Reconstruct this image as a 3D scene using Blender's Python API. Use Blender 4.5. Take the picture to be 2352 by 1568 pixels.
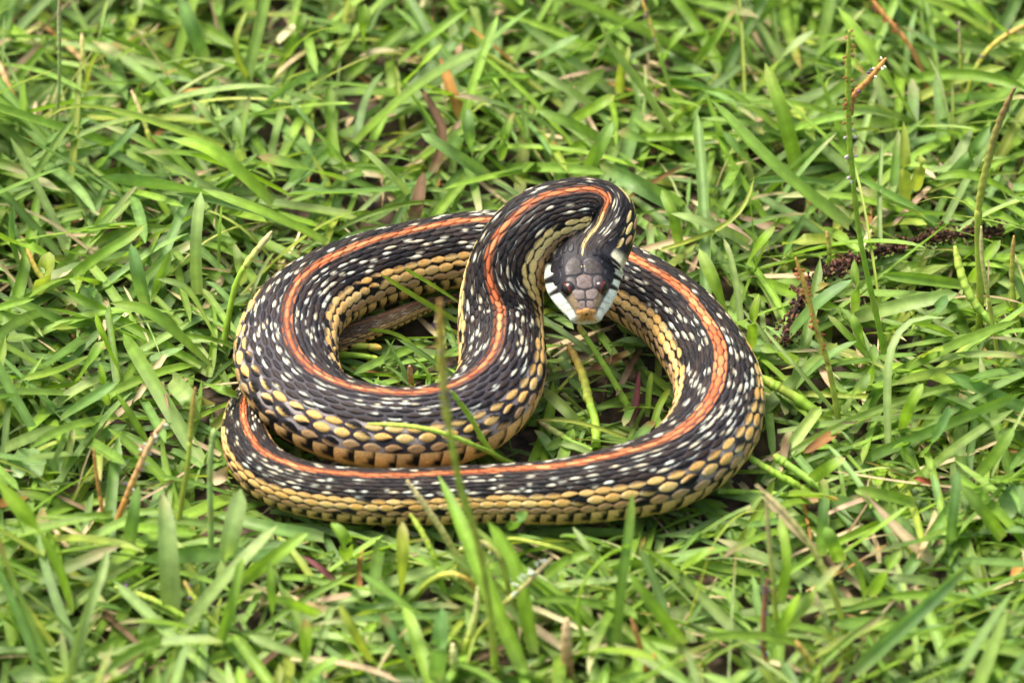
import bpy, math, random
import numpy as np
from mathutils import Vector
from mathutils.bvhtree import BVHTree

for o in list(bpy.data.objects):
    bpy.data.objects.remove(o, do_unlink=True)
scene = bpy.context.scene
COL = scene.collection
RNG = np.random.default_rng(7)
random.seed(7)
MM = 0.001

# ------------------------------------------------------------------ camera
TH = math.radians(38.0)          # camera looks 38 degrees down
DIST = 1300.0                    # mm from the aim point
AIM = np.array([0.0, 0.0, 10.0])
CAMP = AIM + DIST * np.array([0.0, -math.cos(TH), math.sin(TH)])
FWD = np.array([0.0, math.cos(TH), -math.sin(TH)])
UPV = np.array([0.0, math.sin(TH), math.cos(TH)])
RGT = np.array([1.0, 0.0, 0.0])
cam = bpy.data.cameras.new('camera')
cam.sensor_width = 36.0
cam.lens = 180.0
cam.clip_start = 0.01
cam.clip_end = 500.0
cam.dof.use_dof = True
cam.dof.focus_distance = 1.296
cam.dof.aperture_fstop = 12.5
camo = bpy.data.objects.new('camera', cam)
COL.objects.link(camo)
camo.location = CAMP * MM
camo.rotation_euler = (math.pi / 2 - TH, 0, 0)
scene.camera = camo
PXM = 0.1 / 1176.0               # tangent per pixel of the 2352 px wide photograph


def P(x, y, z):
    """Photograph pixel (2352 wide) at height z mm above the soil -> point in mm."""
    d = FWD + RGT * (x - 1176) * PXM + UPV * (784 - y) * PXM
    t = (z - CAMP[2]) / d[2]
    return CAMP + d * t


def project(p):
    q = np.asarray(p) - CAMP
    w = q @ FWD
    return 1176 + (q @ RGT) / w / PXM, 784 - (q @ UPV) / w / PXM


# ------------------------------------------------------------------ world, sun, exposure
SUN_EL, SUN_AZ = math.radians(66), math.radians(-55)     # azimuth from +y (behind the snake) toward +x
world = bpy.data.worlds.new('World')
scene.world = world
world.use_nodes = True
wn = world.node_tree
bg = wn.nodes['Background']
sky = wn.nodes.new('ShaderNodeTexSky')
sky.sky_type = 'NISHITA'
sky.sun_disc = False
sky.sun_elevation = SUN_EL
sky.sun_rotation = SUN_AZ
sky.air_density = 1.0
sky.dust_density = 7.0
sky.ozone_density = 0.6
wn.links.new(sky.outputs[0], bg.inputs[0])
bg.inputs[1].default_value = 0.15
sun = bpy.data.lights.new('sun', 'SUN')
sun.energy = 2.2
sun.angle = math.radians(22)
sun.color = (1.0, 0.95, 0.87)
suno = bpy.data.objects.new('sun', sun)
COL.objects.link(suno)
sd = Vector((math.sin(SUN_AZ) * math.cos(SUN_EL), math.cos(SUN_AZ) * math.cos(SUN_EL), math.sin(SUN_EL)))
suno.rotation_euler = sd.to_track_quat('Z', 'Y').to_euler()
suno.location = (0, 0, 3)
vs = scene.view_settings
vs.view_transform = 'Standard'
vs.look = 'None'
vs.gamma = 1.0
vs.exposure = 1.10
vs.use_curve_mapping = False


# ------------------------------------------------------------------ materials
def new_mat(name):
    m = bpy.data.materials.new(name)
    m.use_nodes = True
    nt = m.node_tree
    nt.nodes.clear()
    out = nt.nodes.new('ShaderNodeOutputMaterial')
    return m, nt, out


def mat_blade(name, rough=0.42, trans=0.33, veins=True, spec=0.45, tint=(1.0, 1.0, 1.0)):
    m, nt, out = new_mat(name)
    N, L = nt.nodes, nt.links
    col = N.new('ShaderNodeAttribute'); col.attribute_name = 'Col'
    uv = N.new('ShaderNodeAttribute'); uv.attribute_name = 'bladeuv'
    # blotchy colour
    tc = N.new('ShaderNodeTexCoord')
    nz = N.new('ShaderNodeTexNoise'); nz.inputs['Scale'].default_value = 260; nz.inputs['Detail'].default_value = 3
    L.new(tc.outputs['Object'], nz.inputs['Vector'])
    hsv = N.new('ShaderNodeHueSaturation')
    mr = N.new('ShaderNodeMapRange')
    mr.inputs[1].default_value = 0.3; mr.inputs[2].default_value = 0.7
    mr.inputs[3].default_value = 0.8; mr.inputs[4].default_value = 1.2
    L.new(nz.outputs[0], mr.inputs[0]); L.new(mr.outputs[0], hsv.inputs['Value'])
    L.new(col.outputs['Color'], hsv.inputs['Color'])
    sep = N.new('ShaderNodeSeparateXYZ'); L.new(uv.outputs['Vector'], sep.inputs[0])
    mul = N.new('ShaderNodeMath'); mul.operation = 'MULTIPLY'; mul.inputs[1].default_value = 58.0
    L.new(sep.outputs[0], mul.inputs[0])
    sn = N.new('ShaderNodeMath'); sn.operation = 'SINE'; L.new(mul.outputs[0], sn.inputs[0])
    base = hsv.outputs[0]
    if veins:
        vm = N.new('ShaderNodeMapRange')
        vm.inputs[1].default_value = -1; vm.inputs[2].default_value = 1
        vm.inputs[3].default_value = 0.9; vm.inputs[4].default_value = 1.1
        L.new(sn.outputs[0], vm.inputs[0])
        h2 = N.new('ShaderNodeHueSaturation'); L.new(base, h2.inputs['Color']); L.new(vm.outputs[0], h2.inputs['Value'])
        base = h2.outputs[0]
    bs = N.new('ShaderNodeBsdfPrincipled')
    L.new(base, bs.inputs['Base Color'])
    bs.inputs['Roughness'].default_value = rough
    bs.inputs['Specular IOR Level'].default_value = spec
    add = N.new('ShaderNodeMath'); add.operation = 'MULTIPLY_ADD'; add.inputs[1].default_value = 0.25
    L.new(sn.outputs[0], add.inputs[0]); L.new(nz.outputs[0], add.inputs[2])
    bp = N.new('ShaderNodeBump'); bp.inputs['Strength'].default_value = 0.35; bp.inputs['Distance'].default_value = 0.0002
    L.new(add.outputs[0], bp.inputs['Height']); L.new(bp.outputs[0], bs.inputs['Normal'])
    if trans > 0:
        tr = N.new('ShaderNodeBsdfTranslucent')
        h3 = N.new('ShaderNodeMixRGB'); h3.blend_type = 'MULTIPLY'; h3.inputs[0].default_value = 1.0
        h3.inputs[2].default_value = (1.2, 1.25, 0.6, 1)
        L.new(base, h3.inputs[1]); L.new(h3.outputs[0], tr.inputs['Color'])
        mx = N.new('ShaderNodeMixShader'); mx.inputs[0].default_value = trans
        L.new(bs.outputs[0], mx.inputs[1]); L.new(tr.outputs[0], mx.inputs[2]); L.new(mx.outputs[0], out.inputs[0])
    else:
        L.new(bs.outputs[0], out.inputs[0])
    return m


def mat_scale(name, rough, spec, bump=0.3, nscale=1500, coat=0.0, dust=0.10):
    m, nt, out = new_mat(name)
    N, L = nt.nodes, nt.links
    col = N.new('ShaderNodeAttribute'); col.attribute_name = 'Col'
    tc = N.new('ShaderNodeTexCoord')
    nz = N.new('ShaderNodeTexNoise'); nz.inputs['Scale'].default_value = nscale; nz.inputs['Detail'].default_value = 4
    L.new(tc.outputs['Object'], nz.inputs['Vector'])
    mr = N.new('ShaderNodeMapRange')
    mr.inputs[1].default_value = 0.3; mr.inputs[2].default_value = 0.7
    mr.inputs[3].default_value = 0.72; mr.inputs[4].default_value = 1.22
    L.new(nz.outputs[0], mr.inputs[0])
    hsv = N.new('ShaderNodeHueSaturation')
    L.new(col.outputs['Color'], hsv.inputs['Color']); L.new(mr.outputs[0], hsv.inputs['Value'])
    dn = N.new('ShaderNodeTexNoise'); dn.inputs['Scale'].default_value = 420; dn.inputs['Detail'].default_value = 8; dn.inputs['Roughness'].default_value = .75
    L.new(tc.outputs['Object'], dn.inputs['Vector'])
    dr = N.new('ShaderNodeMapRange'); dr.inputs[1].default_value = .5; dr.inputs[2].default_value = .75; dr.inputs[3].default_value = 0; dr.inputs[4].default_value = dust
    L.new(dn.outputs[0], dr.inputs[0])
    dm = N.new('ShaderNodeMixRGB'); dm.inputs[2].default_value = (.34, .31, .29, 1)
    L.new(dr.outputs[0], dm.inputs[0]); L.new(hsv.outputs[0], dm.inputs[1])
    bs = N.new('ShaderNodeBsdfPrincipled')
    L.new(dm.outputs[0], bs.inputs['Base Color'])
    r2 = N.new('ShaderNodeMapRange')
    r2.inputs[1].default_value = 0.3; r2.inputs[2].default_value = 0.7
    r2.inputs[3].default_value = rough - 0.08; r2.inputs[4].default_value = rough + 0.14
    L.new(nz.outputs[0], r2.inputs[0]); L.new(r2.outputs[0], bs.inputs['Roughness'])
    bs.inputs['Specular IOR Level'].default_value = spec
    bs.inputs['Coat Weight'].default_value = coat
    bs.inputs['Coat Roughness'].default_value = 0.12
    bp = N.new('ShaderNodeBump'); bp.inputs['Strength'].default_value = bump; bp.inputs['Distance'].default_value = 0.0002
    L.new(nz.outputs[0], bp.inputs['Height']); L.new(bp.outputs[0], bs.inputs['Normal'])
    L.new(bs.outputs[0], out.inputs[0])
    return m


def mat_ground():
    m, nt, out = new_mat('soil_and_thatch')
    N, L = nt.nodes, nt.links
    tc = N.new('ShaderNodeTexCoord')
    n1 = N.new('ShaderNodeTexNoise'); n1.inputs['Scale'].default_value = 180; n1.inputs['Detail'].default_value = 8
    n2 = N.new('ShaderNodeTexNoise'); n2.inputs['Scale'].default_value = 14; n2.inputs['Detail'].default_value = 4
    L.new(tc.outputs['Object'], n1.inputs['Vector']); L.new(tc.outputs['Object'], n2.inputs['Vector'])
    r1 = N.new('ShaderNodeValToRGB')
    r1.color_ramp.elements[0].position = 0.32; r1.color_ramp.elements[0].color = (0.012, 0.008, 0.006, 1)
    r1.color_ramp.elements[1].position = 0.72; r1.color_ramp.elements[1].color = (0.13, 0.085, 0.05, 1)
    L.new(n1.outputs[0], r1.inputs[0])
    # beyond the modelled turf the sheet reads as distant lawn
    ln = N.new('ShaderNodeVectorMath'); ln.operation = 'LENGTH'; L.new(tc.outputs['Object'], ln.inputs[0])
    mr = N.new('ShaderNodeMapRange'); mr.inputs[1].default_value = 0.75; mr.inputs[2].default_value = 1.0
    L.new(ln.outputs['Value'], mr.inputs[0])
    r2 = N.new('ShaderNodeValToRGB')
    r2.color_ramp.elements[0].position = 0.3; r2.color_ramp.elements[0].color = (0.05, 0.1, 0.02, 1)
    r2.color_ramp.elements[1].position = 0.75; r2.color_ramp.elements[1].color = (0.12, 0.19, 0.05, 1)
    L.new(n2.outputs[0], r2.inputs[0])
    mx = N.new('ShaderNodeMixRGB'); L.new(mr.outputs[0], mx.inputs[0]); L.new(r1.outputs[0], mx.inputs[1]); L.new(r2.outputs[0], mx.inputs[2])
    bs = N.new('ShaderNodeBsdfPrincipled'); bs.inputs['Roughness'].default_value = 0.95
    L.new(mx.outputs[0], bs.inputs['Base Color'])
    bp = N.new('ShaderNodeBump'); bp.inputs['Strength'].default_value = 0.9; bp.inputs['Distance'].default_value = 0.002
    L.new(n1.outputs[0], bp.inputs['Height']); L.new(bp.outputs[0], bs.inputs['Normal'])
    L.new(bs.outputs[0], out.inputs[0])
    return m


M_BLADE = mat_blade('grass_blade', spec=0.38, trans=0.4)
M_DRY = mat_blade('dry_blade', rough=0.7, trans=0.15, spec=0.2)
M_STALK = mat_blade('seed_stalk', rough=0.55, trans=0.12, veins=False, spec=0.3)
M_LEAF = mat_blade('round_leaf', rough=0.38, trans=0.3, veins=False)
M_SKIN = mat_scale('snake_skin', 0.52, 0.22, 0.5, 2600)
M_SCALE = mat_scale('snake_scale', 0.52, 0.17, 0.35, 1800)
M_PLATE = mat_scale('snake_head_plate', 0.40, 0.28, 0.25, 1100, dust=0.06)
M_EYE = mat_scale('snake_eye', 0.12, 0.5, 0.0, 900, dust=0.0)
M_GROUND = mat_ground()


# ------------------------------------------------------------------ mesh helpers
def build(name, v, f, col=None, uv=None, mat=None, parent=None, smooth=True, origin=None):
    v = np.asarray(v, dtype=np.float64).reshape(-1, 3) * MM
    if origin is not None:
        og = np.asarray(origin) * MM
        v = v - og
    f = np.asarray(f, dtype=np.int32)
    me = bpy.data.meshes.new(name)
    nv, nf, k = len(v), len(f), f.shape[1]
    me.vertices.add(nv)
    me.vertices.foreach_set('co', v.astype(np.float32).ravel())
    me.loops.add(nf * k)
    me.loops.foreach_set('vertex_index', f.ravel())
    me.polygons.add(nf)
    me.polygons.foreach_set('loop_start', np.arange(0, nf * k, k, dtype=np.int32))
    me.polygons.foreach_set('loop_total', np.full(nf, k, dtype=np.int32))
    me.update(calc_edges=True)
    if smooth:
        me.polygons.foreach_set('use_smooth', np.ones(nf, dtype=bool))
    if col is not None:
        c = np.asarray(col, dtype=np.float32).reshape(-1, 3)
        c = np.concatenate([np.clip(c, 0, 1), np.ones((nv, 1), np.float32)], axis=1)
        a = me.attributes.new('Col', 'FLOAT_COLOR', 'POINT')
        a.data.foreach_set('color', c.astype(np.float32).ravel())
    if uv is not None:
        a = me.attributes.new('bladeuv', 'FLOAT_VECTOR', 'POINT')
        a.data.foreach_set('vector', np.asarray(uv, dtype=np.float32).ravel())
    if mat:
        me.materials.append(mat)
    o = bpy.data.objects.new(name, me)
    COL.objects.link(o)
    if parent is not None:
        o.parent = parent
    if origin is not None:
        o.location = og
    return o


def empty(name, loc_mm=(0, 0, 0)):
    o = bpy.data.objects.new(name, None)
    o.empty_display_size = 0.01
    COL.objects.link(o)
    o.location = np.asarray(loc_mm) * MM
    return o


def tag(o, label=None, cat=None, group=None, kind=None):
    if label: o['label'] = label
    if cat: o['category'] = cat
    if group: o['group'] = group
    if kind: o['kind'] = kind
    return o


def grid_faces(n, nu, nv, wrap=False):
    """quads for n separate grids of nu x nv vertices (row major)."""
    i = np.arange(nu - 1)[:, None]
    j = np.arange(nv if wrap else nv - 1)[None, :]
    j2 = (j + 1) % nv
    q = np.stack([i * nv + j, i * nv + j2, (i + 1) * nv + j2, (i + 1) * nv + j], axis=-1).reshape(-1, 4)
    return (q[None] + (np.arange(n) * nu * nv)[:, None, None]).reshape(-1, 4)


def spline(t, pts, tq):
    """natural cubic spline through pts at knots t, sampled at tq."""
    t = np.asarray(t, float); pts = np.asarray(pts, float)
    if pts.ndim == 1: pts = pts[:, None]
    n = len(t); h = np.diff(t)
    A = np.zeros((n, n)); B = np.zeros((n, pts.shape[1]))
    A[0, 0] = A[-1, -1] = 1
    for i in range(1, n - 1):
        A[i, i - 1] = h[i - 1]; A[i, i] = 2 * (h[i - 1] + h[i]); A[i, i + 1] = h[i]
        B[i] = 6 * ((pts[i + 1] - pts[i]) / h[i] - (pts[i] - pts[i - 1]) / h[i - 1])
    M = np.linalg.solve(A, B)
    k = np.clip(np.searchsorted(t, tq) - 1, 0, n - 2)
    d = (tq - t[k])[:, None]; hk = h[k][:, None]; e = hk - d
    return (M[k] * e ** 3 + M[k + 1] * d ** 3) / (6 * hk) + (pts[k] / hk - M[k] * hk / 6) * e + (pts[k + 1] / hk - M[k + 1] * hk / 6) * d


def smoothstep(a, b, x):
    t = np.clip((x - a) / (b - a), 0, 1)
    return t * t * (3 - 2 * t)


def hash01(*k):
    h = 0.0
    for i, a in enumerate(k):
        h = h + np.asarray(a, float) * (12.9898 + 65.233 * i)
    r = np.sin(h) * 43758.5453
    return r - np.floor(r)


# ------------------------------------------------------------------ ground
def make_ground():
    r = np.concatenate([np.linspace(0, 700, 141), np.geomspace(720, 120000, 40)])
    ax = np.concatenate([-r[:0:-1], r])
    X, Y = np.meshgrid(ax, ax, indexing='ij')
    near = np.clip(1 - np.hypot(X, Y) / 900, 0, 1)
    Z = (np.sin(X * .11 + 1.3 * np.sin(Y * .07)) * np.cos(Y * .13) * 1.0 + RNG.normal(0, .6, X.shape)) * near - 1.2
    v = np.stack([X, Y, Z], -1).reshape(-1, 3)
    o = build('ground', v, grid_faces(1, len(ax), len(ax)), mat=M_GROUND)
    tag(o, 'dark brown soil and thatch under the lawn', None, None, 'structure')


make_ground()

# ------------------------------------------------------------------ snake centre line
# silhouette mid points in the photograph: x, y, height of the axis, half width, half height, roll, skin stretch
SN = [
    (1347, 722, 35.0, 4.0, 4.0, 0, 1.0),      # snout
    (1341, 660, 36.6, 6.0, 5.0, 0, 1.0),
    (1339, 618, 38.0, 6.6, 6.0, 0, 1.0),
    (1350, 586, 39.5, 6.6, 6.2, -4, 1.0),     # nape
    (1380, 556, 41.0, 6.6, 6.4, -8, 1.0),
    (1399, 524, 42.5, 6.7, 6.6, -12, 1.0),
    (1395, 494, 44.0, 7.0, 7.0, -14, 1.0),
    (1362, 477, 45.0, 7.4, 7.4, -15, 1.0),
    (1312, 481, 45.0, 7.8, 7.8, -16, 1.0),
    (1256, 500, 43.5, 8.4, 8.4, -12, 1.0),
    (1205, 541, 40.0, 9.0, 9.0, -7, 1.0),
    (1172, 600, 34.0, 9.8, 9.6, -2, 1.02),
    (1155, 665, 27.5, 10.4, 10.0, 0, 1.06),
    (1150, 740, 21.5, 10.8, 10.2, 2, 1.08),
    (1154, 810, 18.6, 10.9, 10.3, 4, 1.10),
    (1146, 878, 17.6, 10.9, 10.4, 6, 1.18),
    (1108, 932, 17.2, 10.6, 10.4, 10, 1.22),
    (1044, 968, 17.0, 10.4, 10.3, 10, 1.24),
    (938, 985, 17.0, 10.3, 10.2, 10, 1.24),
    (864, 980, 17.0, 10.4, 10.2, 10, 1.24),
    (750, 948, 17.0, 11.2, 10.0, 8, 1.24),
    (694, 906, 17.4, 12.2, 9.8, 6, 1.24),
    (660, 842, 18.0, 13.2, 9.7, 4, 1.22),
    (659, 780, 18.2, 12.9, 9.6, 2, 1.18),
    (686, 718, 18.0, 12.0, 9.4, 0, 1.12),
    (732, 675, 17.2, 11.3, 9.3, 0, 1.06),
    (795, 642, 16.2, 10.9, 9.2, 0, 1.04),
    (870, 614, 15.6, 10.4, 9.2, 0, 1.0),
    (960, 592, 15.0, 10.0, 9.2, 0, 1.0),
    (1091, 570, 14.6, 9.8, 9.2, 0, 1.0),
    (1210, 572, 14.6, 9.8, 9.2, 0, 1.0),
    (1340, 604, 14.6, 9.9, 9.2, 0, 1.0),
    (1455, 660, 14.6, 10.0, 9.3, 0, 1.0),
    (1563, 737, 14.8, 10.4, 9.4, -4, 1.02),
    (1605, 790, 14.9, 10.8, 9.6, -5, 1.04),
    (1641, 853, 15.0, 11.0, 9.8, -4, 1.06),
    (1652, 919, 15.0, 11.3, 9.9, 0, 1.10),
    (1640, 975, 15.0, 11.5, 9.8, 2, 1.14),
    (1602, 1030, 14.8, 11.3, 9.6, 4, 1.16),
    (1531, 1078, 14.4, 10.6, 9.3, 4, 1.12),
    (1420, 1109, 13.6, 9.2, 8.7, 4, 1.04),
    (1280, 1129, 12.8, 7.9, 7.8, 4, 1.0),
    (1139, 1133, 12.2, 7.1, 7.1, 2, 1.0),
    (936, 1140, 11.9, 6.9, 6.9, 0, 1.0),
    (789, 1135, 11.6, 6.7, 6.7, 0, 1.0),
    (676, 1114, 11.3, 6.6, 6.6, -2, 1.0),
    (606, 1078, 11.0, 6.6, 6.5, -4, 1.0),
    (570, 1028, 10.4, 6.2, 6.0, -2, 1.0),
    (560, 975, 9.2, 5.4, 5.2, 0, 1.0),
    (578, 915, 7.0, 4.4, 4.2, 0, 1.0),
    (650, 846, 5.6, 3.9, 3.8, 0, 1.0),
    (728, 800, 6.0, 3.6, 3.5, 0, 1.0),
    (800, 772, 7.6, 3.2, 3.1, 0, 1.0),
    (880, 742, 8.2, 2.7, 2.7, 0, 1.0),
    (955, 711, 7.6, 2.2, 2.2, 0, 1.0),
    (1020, 690, 5.6, 1.3, 1.3, 0, 1.0),
    (1085, 680, 4.6, 0.7, 0.7, 0, 1.0),
    (1140, 680, 4.0, 0.15, 0.15, 0, 1.0),
]
SN = np.array(SN, float)
CP = np.array([P(*r[:3]) for r in SN])
tk = np.concatenate([[0], np.cumsum(np.linalg.norm(np.diff(CP, axis=0), axis=1))])
tq = np.linspace(0, tk[-1], 6000)
PP = spline(tk, CP, tq)
arc = np.concatenate([[0], np.cumsum(np.linalg.norm(np.diff(PP, axis=0), axis=1))])
SLEN = arc[-1]
DS = 0.2
SG = np.arange(0, SLEN, DS)
tS = np.interp(SG, arc, tq)
CC = np.stack([np.interp(SG, arc, PP[:, k]) for k in range(3)], 1)
TT = np.gradient(CC, axis=0)
TT /= np.linalg.norm(TT, axis=1)[:, None]


def lin(col):
    y = np.interp(tS, tk, SN[:, col])
    k = np.ones(41) / 41
    return np.convolve(np.pad(y, 20, mode='edge'), k, 'valid')


AA, BB, ROLL, STR = lin(3), lin(4), np.radians(lin(5)), lin(6)
zup = np.array([0, 0, 1.0])
DD = zup - TT * (TT @ zup)[:, None]
DD /= np.linalg.norm(DD, axis=1)[:, None]
LL = np.cross(TT, DD)
D2 = DD * np.cos(ROLL)[:, None] + LL * np.sin(ROLL)[:, None]
L2 = np.cross(TT, D2)
DD, LL = D2, L2

# head cross sections: distance from snout, half width of crown, crown height, half width at lip, lip height, chin half width, chin height
HS = np.array([
    (0.0, 0.5, -1.6, 1.2, -2.5, 0.8, -3.2),
    (0.5, 1.4, -0.7, 3.0, -2.7, 1.8, -4.0),
    (1.6, 2.1, 0.3, 4.2, -2.8, 2.6, -4.6),
    (3.5, 2.7, 1.3, 5.4, -2.8, 3.3, -5.0),
    (6.0, 3.5, 2.2, 7.0, -2.7, 4.2, -5.4),
    (9.0, 4.6, 2.9, 8.5, -2.5, 5.4, -5.8),
    (12.5, 4.9, 3.3, 9.5, -2.3, 6.4, -6.2),
    (16.5, 5.0, 3.6, 10.1, -2.0, 7.0, -6.4),
    (20.0, 4.9, 3.9, 9.8, -1.6, 7.0, -6.4),
    (24.0, 4.8, 4.4, 8.2, -1.0, 6.2, -6.3),
    (28.0, 4.6, 4.9, 6.9, -0.4, 5.2, -6.2),
    (34.0, 4.5, 5.0, 6.6, 0.0, 4.8, -6.2)])
NPH = 144
PHI = np.linspace(-math.pi, math.pi, NPH, endpoint=False)


def head_radius_table():
    ds = np.arange(0, 34.01, 0.2)
    H = np.stack([spline(HS[:, 0], HS[:, k], ds)[:, 0] for k in range(1, 7)], 1)
    tab = np.zeros((len(ds), NPH))
    for i, (wt, zt, wl, zl, wb, zb) in enumerate(H):
        pts = [(0, zt + .05 * wt), (wt * .72, zt + .05 * wt), (wt, zt - .1), (wt * .35 + wl * .65, zt * .42 + zl * .58), (wl, zl), (wl * .97, zl - .9), (wb, zb), (0, zb - .25)]
        pts = pts + [(-x, z) for x, z in pts[-2:0:-1]]
        q = np.array(pts, float)
        for _ in range(4):                        # Chaikin
            nx = np.roll(q, -1, 0)
            q = np.stack([q * .78 + nx * .22, q * .22 + nx * .78], 1).reshape(-1, 2)
        ph = np.arctan2(q[:, 0], q[:, 1]); rr = np.hypot(q[:, 0], q[:, 1])
        od = np.argsort(ph); ph, rr = ph[od], rr[od]
        ph = np.concatenate([ph - 2 * math.pi, ph, ph + 2 * math.pi]); rr = np.tile(rr, 3)
        tab[i] = np.interp(PHI, ph, rr)
    return tab


HT = head_radius_table()
# close the snout: radii fall to zero over the first half millimetre
HT *= np.sqrt(np.clip(np.arange(len(HT)) * 0.2 / 0.8 + 0.02, 0, 1))[:, None]


def sidx(s):
    f = np.clip(np.asarray(s, float) / DS, 0, len(SG) - 1.001)
    i = f.astype(int)
    return i, f - i


def lerp(arr, i, f):
    a, b = arr[i], arr[i + 1]
    return a + (b - a) * (f[..., None] if a.ndim > f.ndim else f)


def radius(s, phi):
    i, f = sidx(s)
    a, b = lerp(AA, i, f), lerp(BB, i, f)
    rb = a * b / np.sqrt((b * np.sin(phi)) ** 2 + (a * np.cos(phi)) ** 2)
    hi = np.clip(s / 0.2, 0, len(HT) - 1.001); h0 = hi.astype(int); hf = hi - h0
    pj = ((phi + math.pi) / (2 * math.pi) * NPH) % NPH; p0 = pj.astype(int) % NPH; p1 = (p0 + 1) % NPH; pf = pj - np.floor(pj)
    rh = (HT[h0, p0] * (1 - pf) + HT[h0, p1] * pf) * (1 - hf) + (HT[h0 + 1, p0] * (1 - pf) + HT[h0 + 1, p1] * pf) * hf
    w = smoothstep(24, 33, s)
    return rh * (1 - w) + rb * w


def surf(s, phi, h=0.0):
    """point of the snake's surface, h mm proud of it."""
    s = np.asarray(s, float); phi = np.asarray(phi, float)
    i, f = sidx(s)
    r = radius(s, phi) + h
    return lerp(CC, i, f) + r[..., None] * (np.sin(phi)[..., None] * lerp(LL, i, f) + np.cos(phi)[..., None] * lerp(DD, i, f))


# ------------------------------------------------------------------ scale lattice and colours
ROWPHI = np.radians([0, 9.2, 18, 26.6, 35, 43.2, 51.4, 61.2, 74.5, 90.0])
ROWW = np.radians([9.6, 9.2, 8.8, 8.6, 8.4, 8.4, 8.8, 12.0, 15.0, 16.5])
# ring positions
rings = [14.6]
while rings[-1] < SLEN - 6:
    i, f = sidx(np.array(rings[-1]))
    a = float(lerp(AA, i, f))
    rings.append(rings[-1] + min(4.25, 2.05 + 0.2 * a) * (0.55 + 0.45 * min(1, a / 4)))
rings = np.array(rings)
NR = len(rings)
C_BLACK = np.array([.0065, .006, .007]); C_BROWN = np.array([.021, .0135, .010])
C_WHITE = np.array([.66, .70, .58]); C_ORANGE = np.array([.54, .135, .04])
C_YEL = np.array([.84, .48, .135]); C_TAN = np.array([.46, .26, .11])
C_SKIN = np.array([.036, .032, .040])


def s_at(k):
    return float(np.interp(tk[k], tq, arc))


SY0, SY1 = s_at(4), s_at(6)
SW = [s_at(31), s_at(33), s_at(37), s_at(40)]


def wide_stripe(s):
    return smoothstep(SW[0], SW[1], s) * smoothstep(SW[3], SW[2], s)


def fleck(i, j):
    """which cells carry a white fleck, and on which edge."""
    grp = (np.abs(j) + 1) // 2
    ph = (i + grp * 2 + (j > 0)) % 4
    return ((ph == 1) & (hash01(i, j) < .8)) | (hash01(i, j, 3) < .24)


def spot(i, j):
    grp = (np.abs(j) > 3).astype(int)
    return ((i // 2 + grp + (j > 0)) % 2 == 0)


def mix(a, b, t):
    t = np.asarray(t)[..., None]
    return a * (1 - t) + b * t


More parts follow.
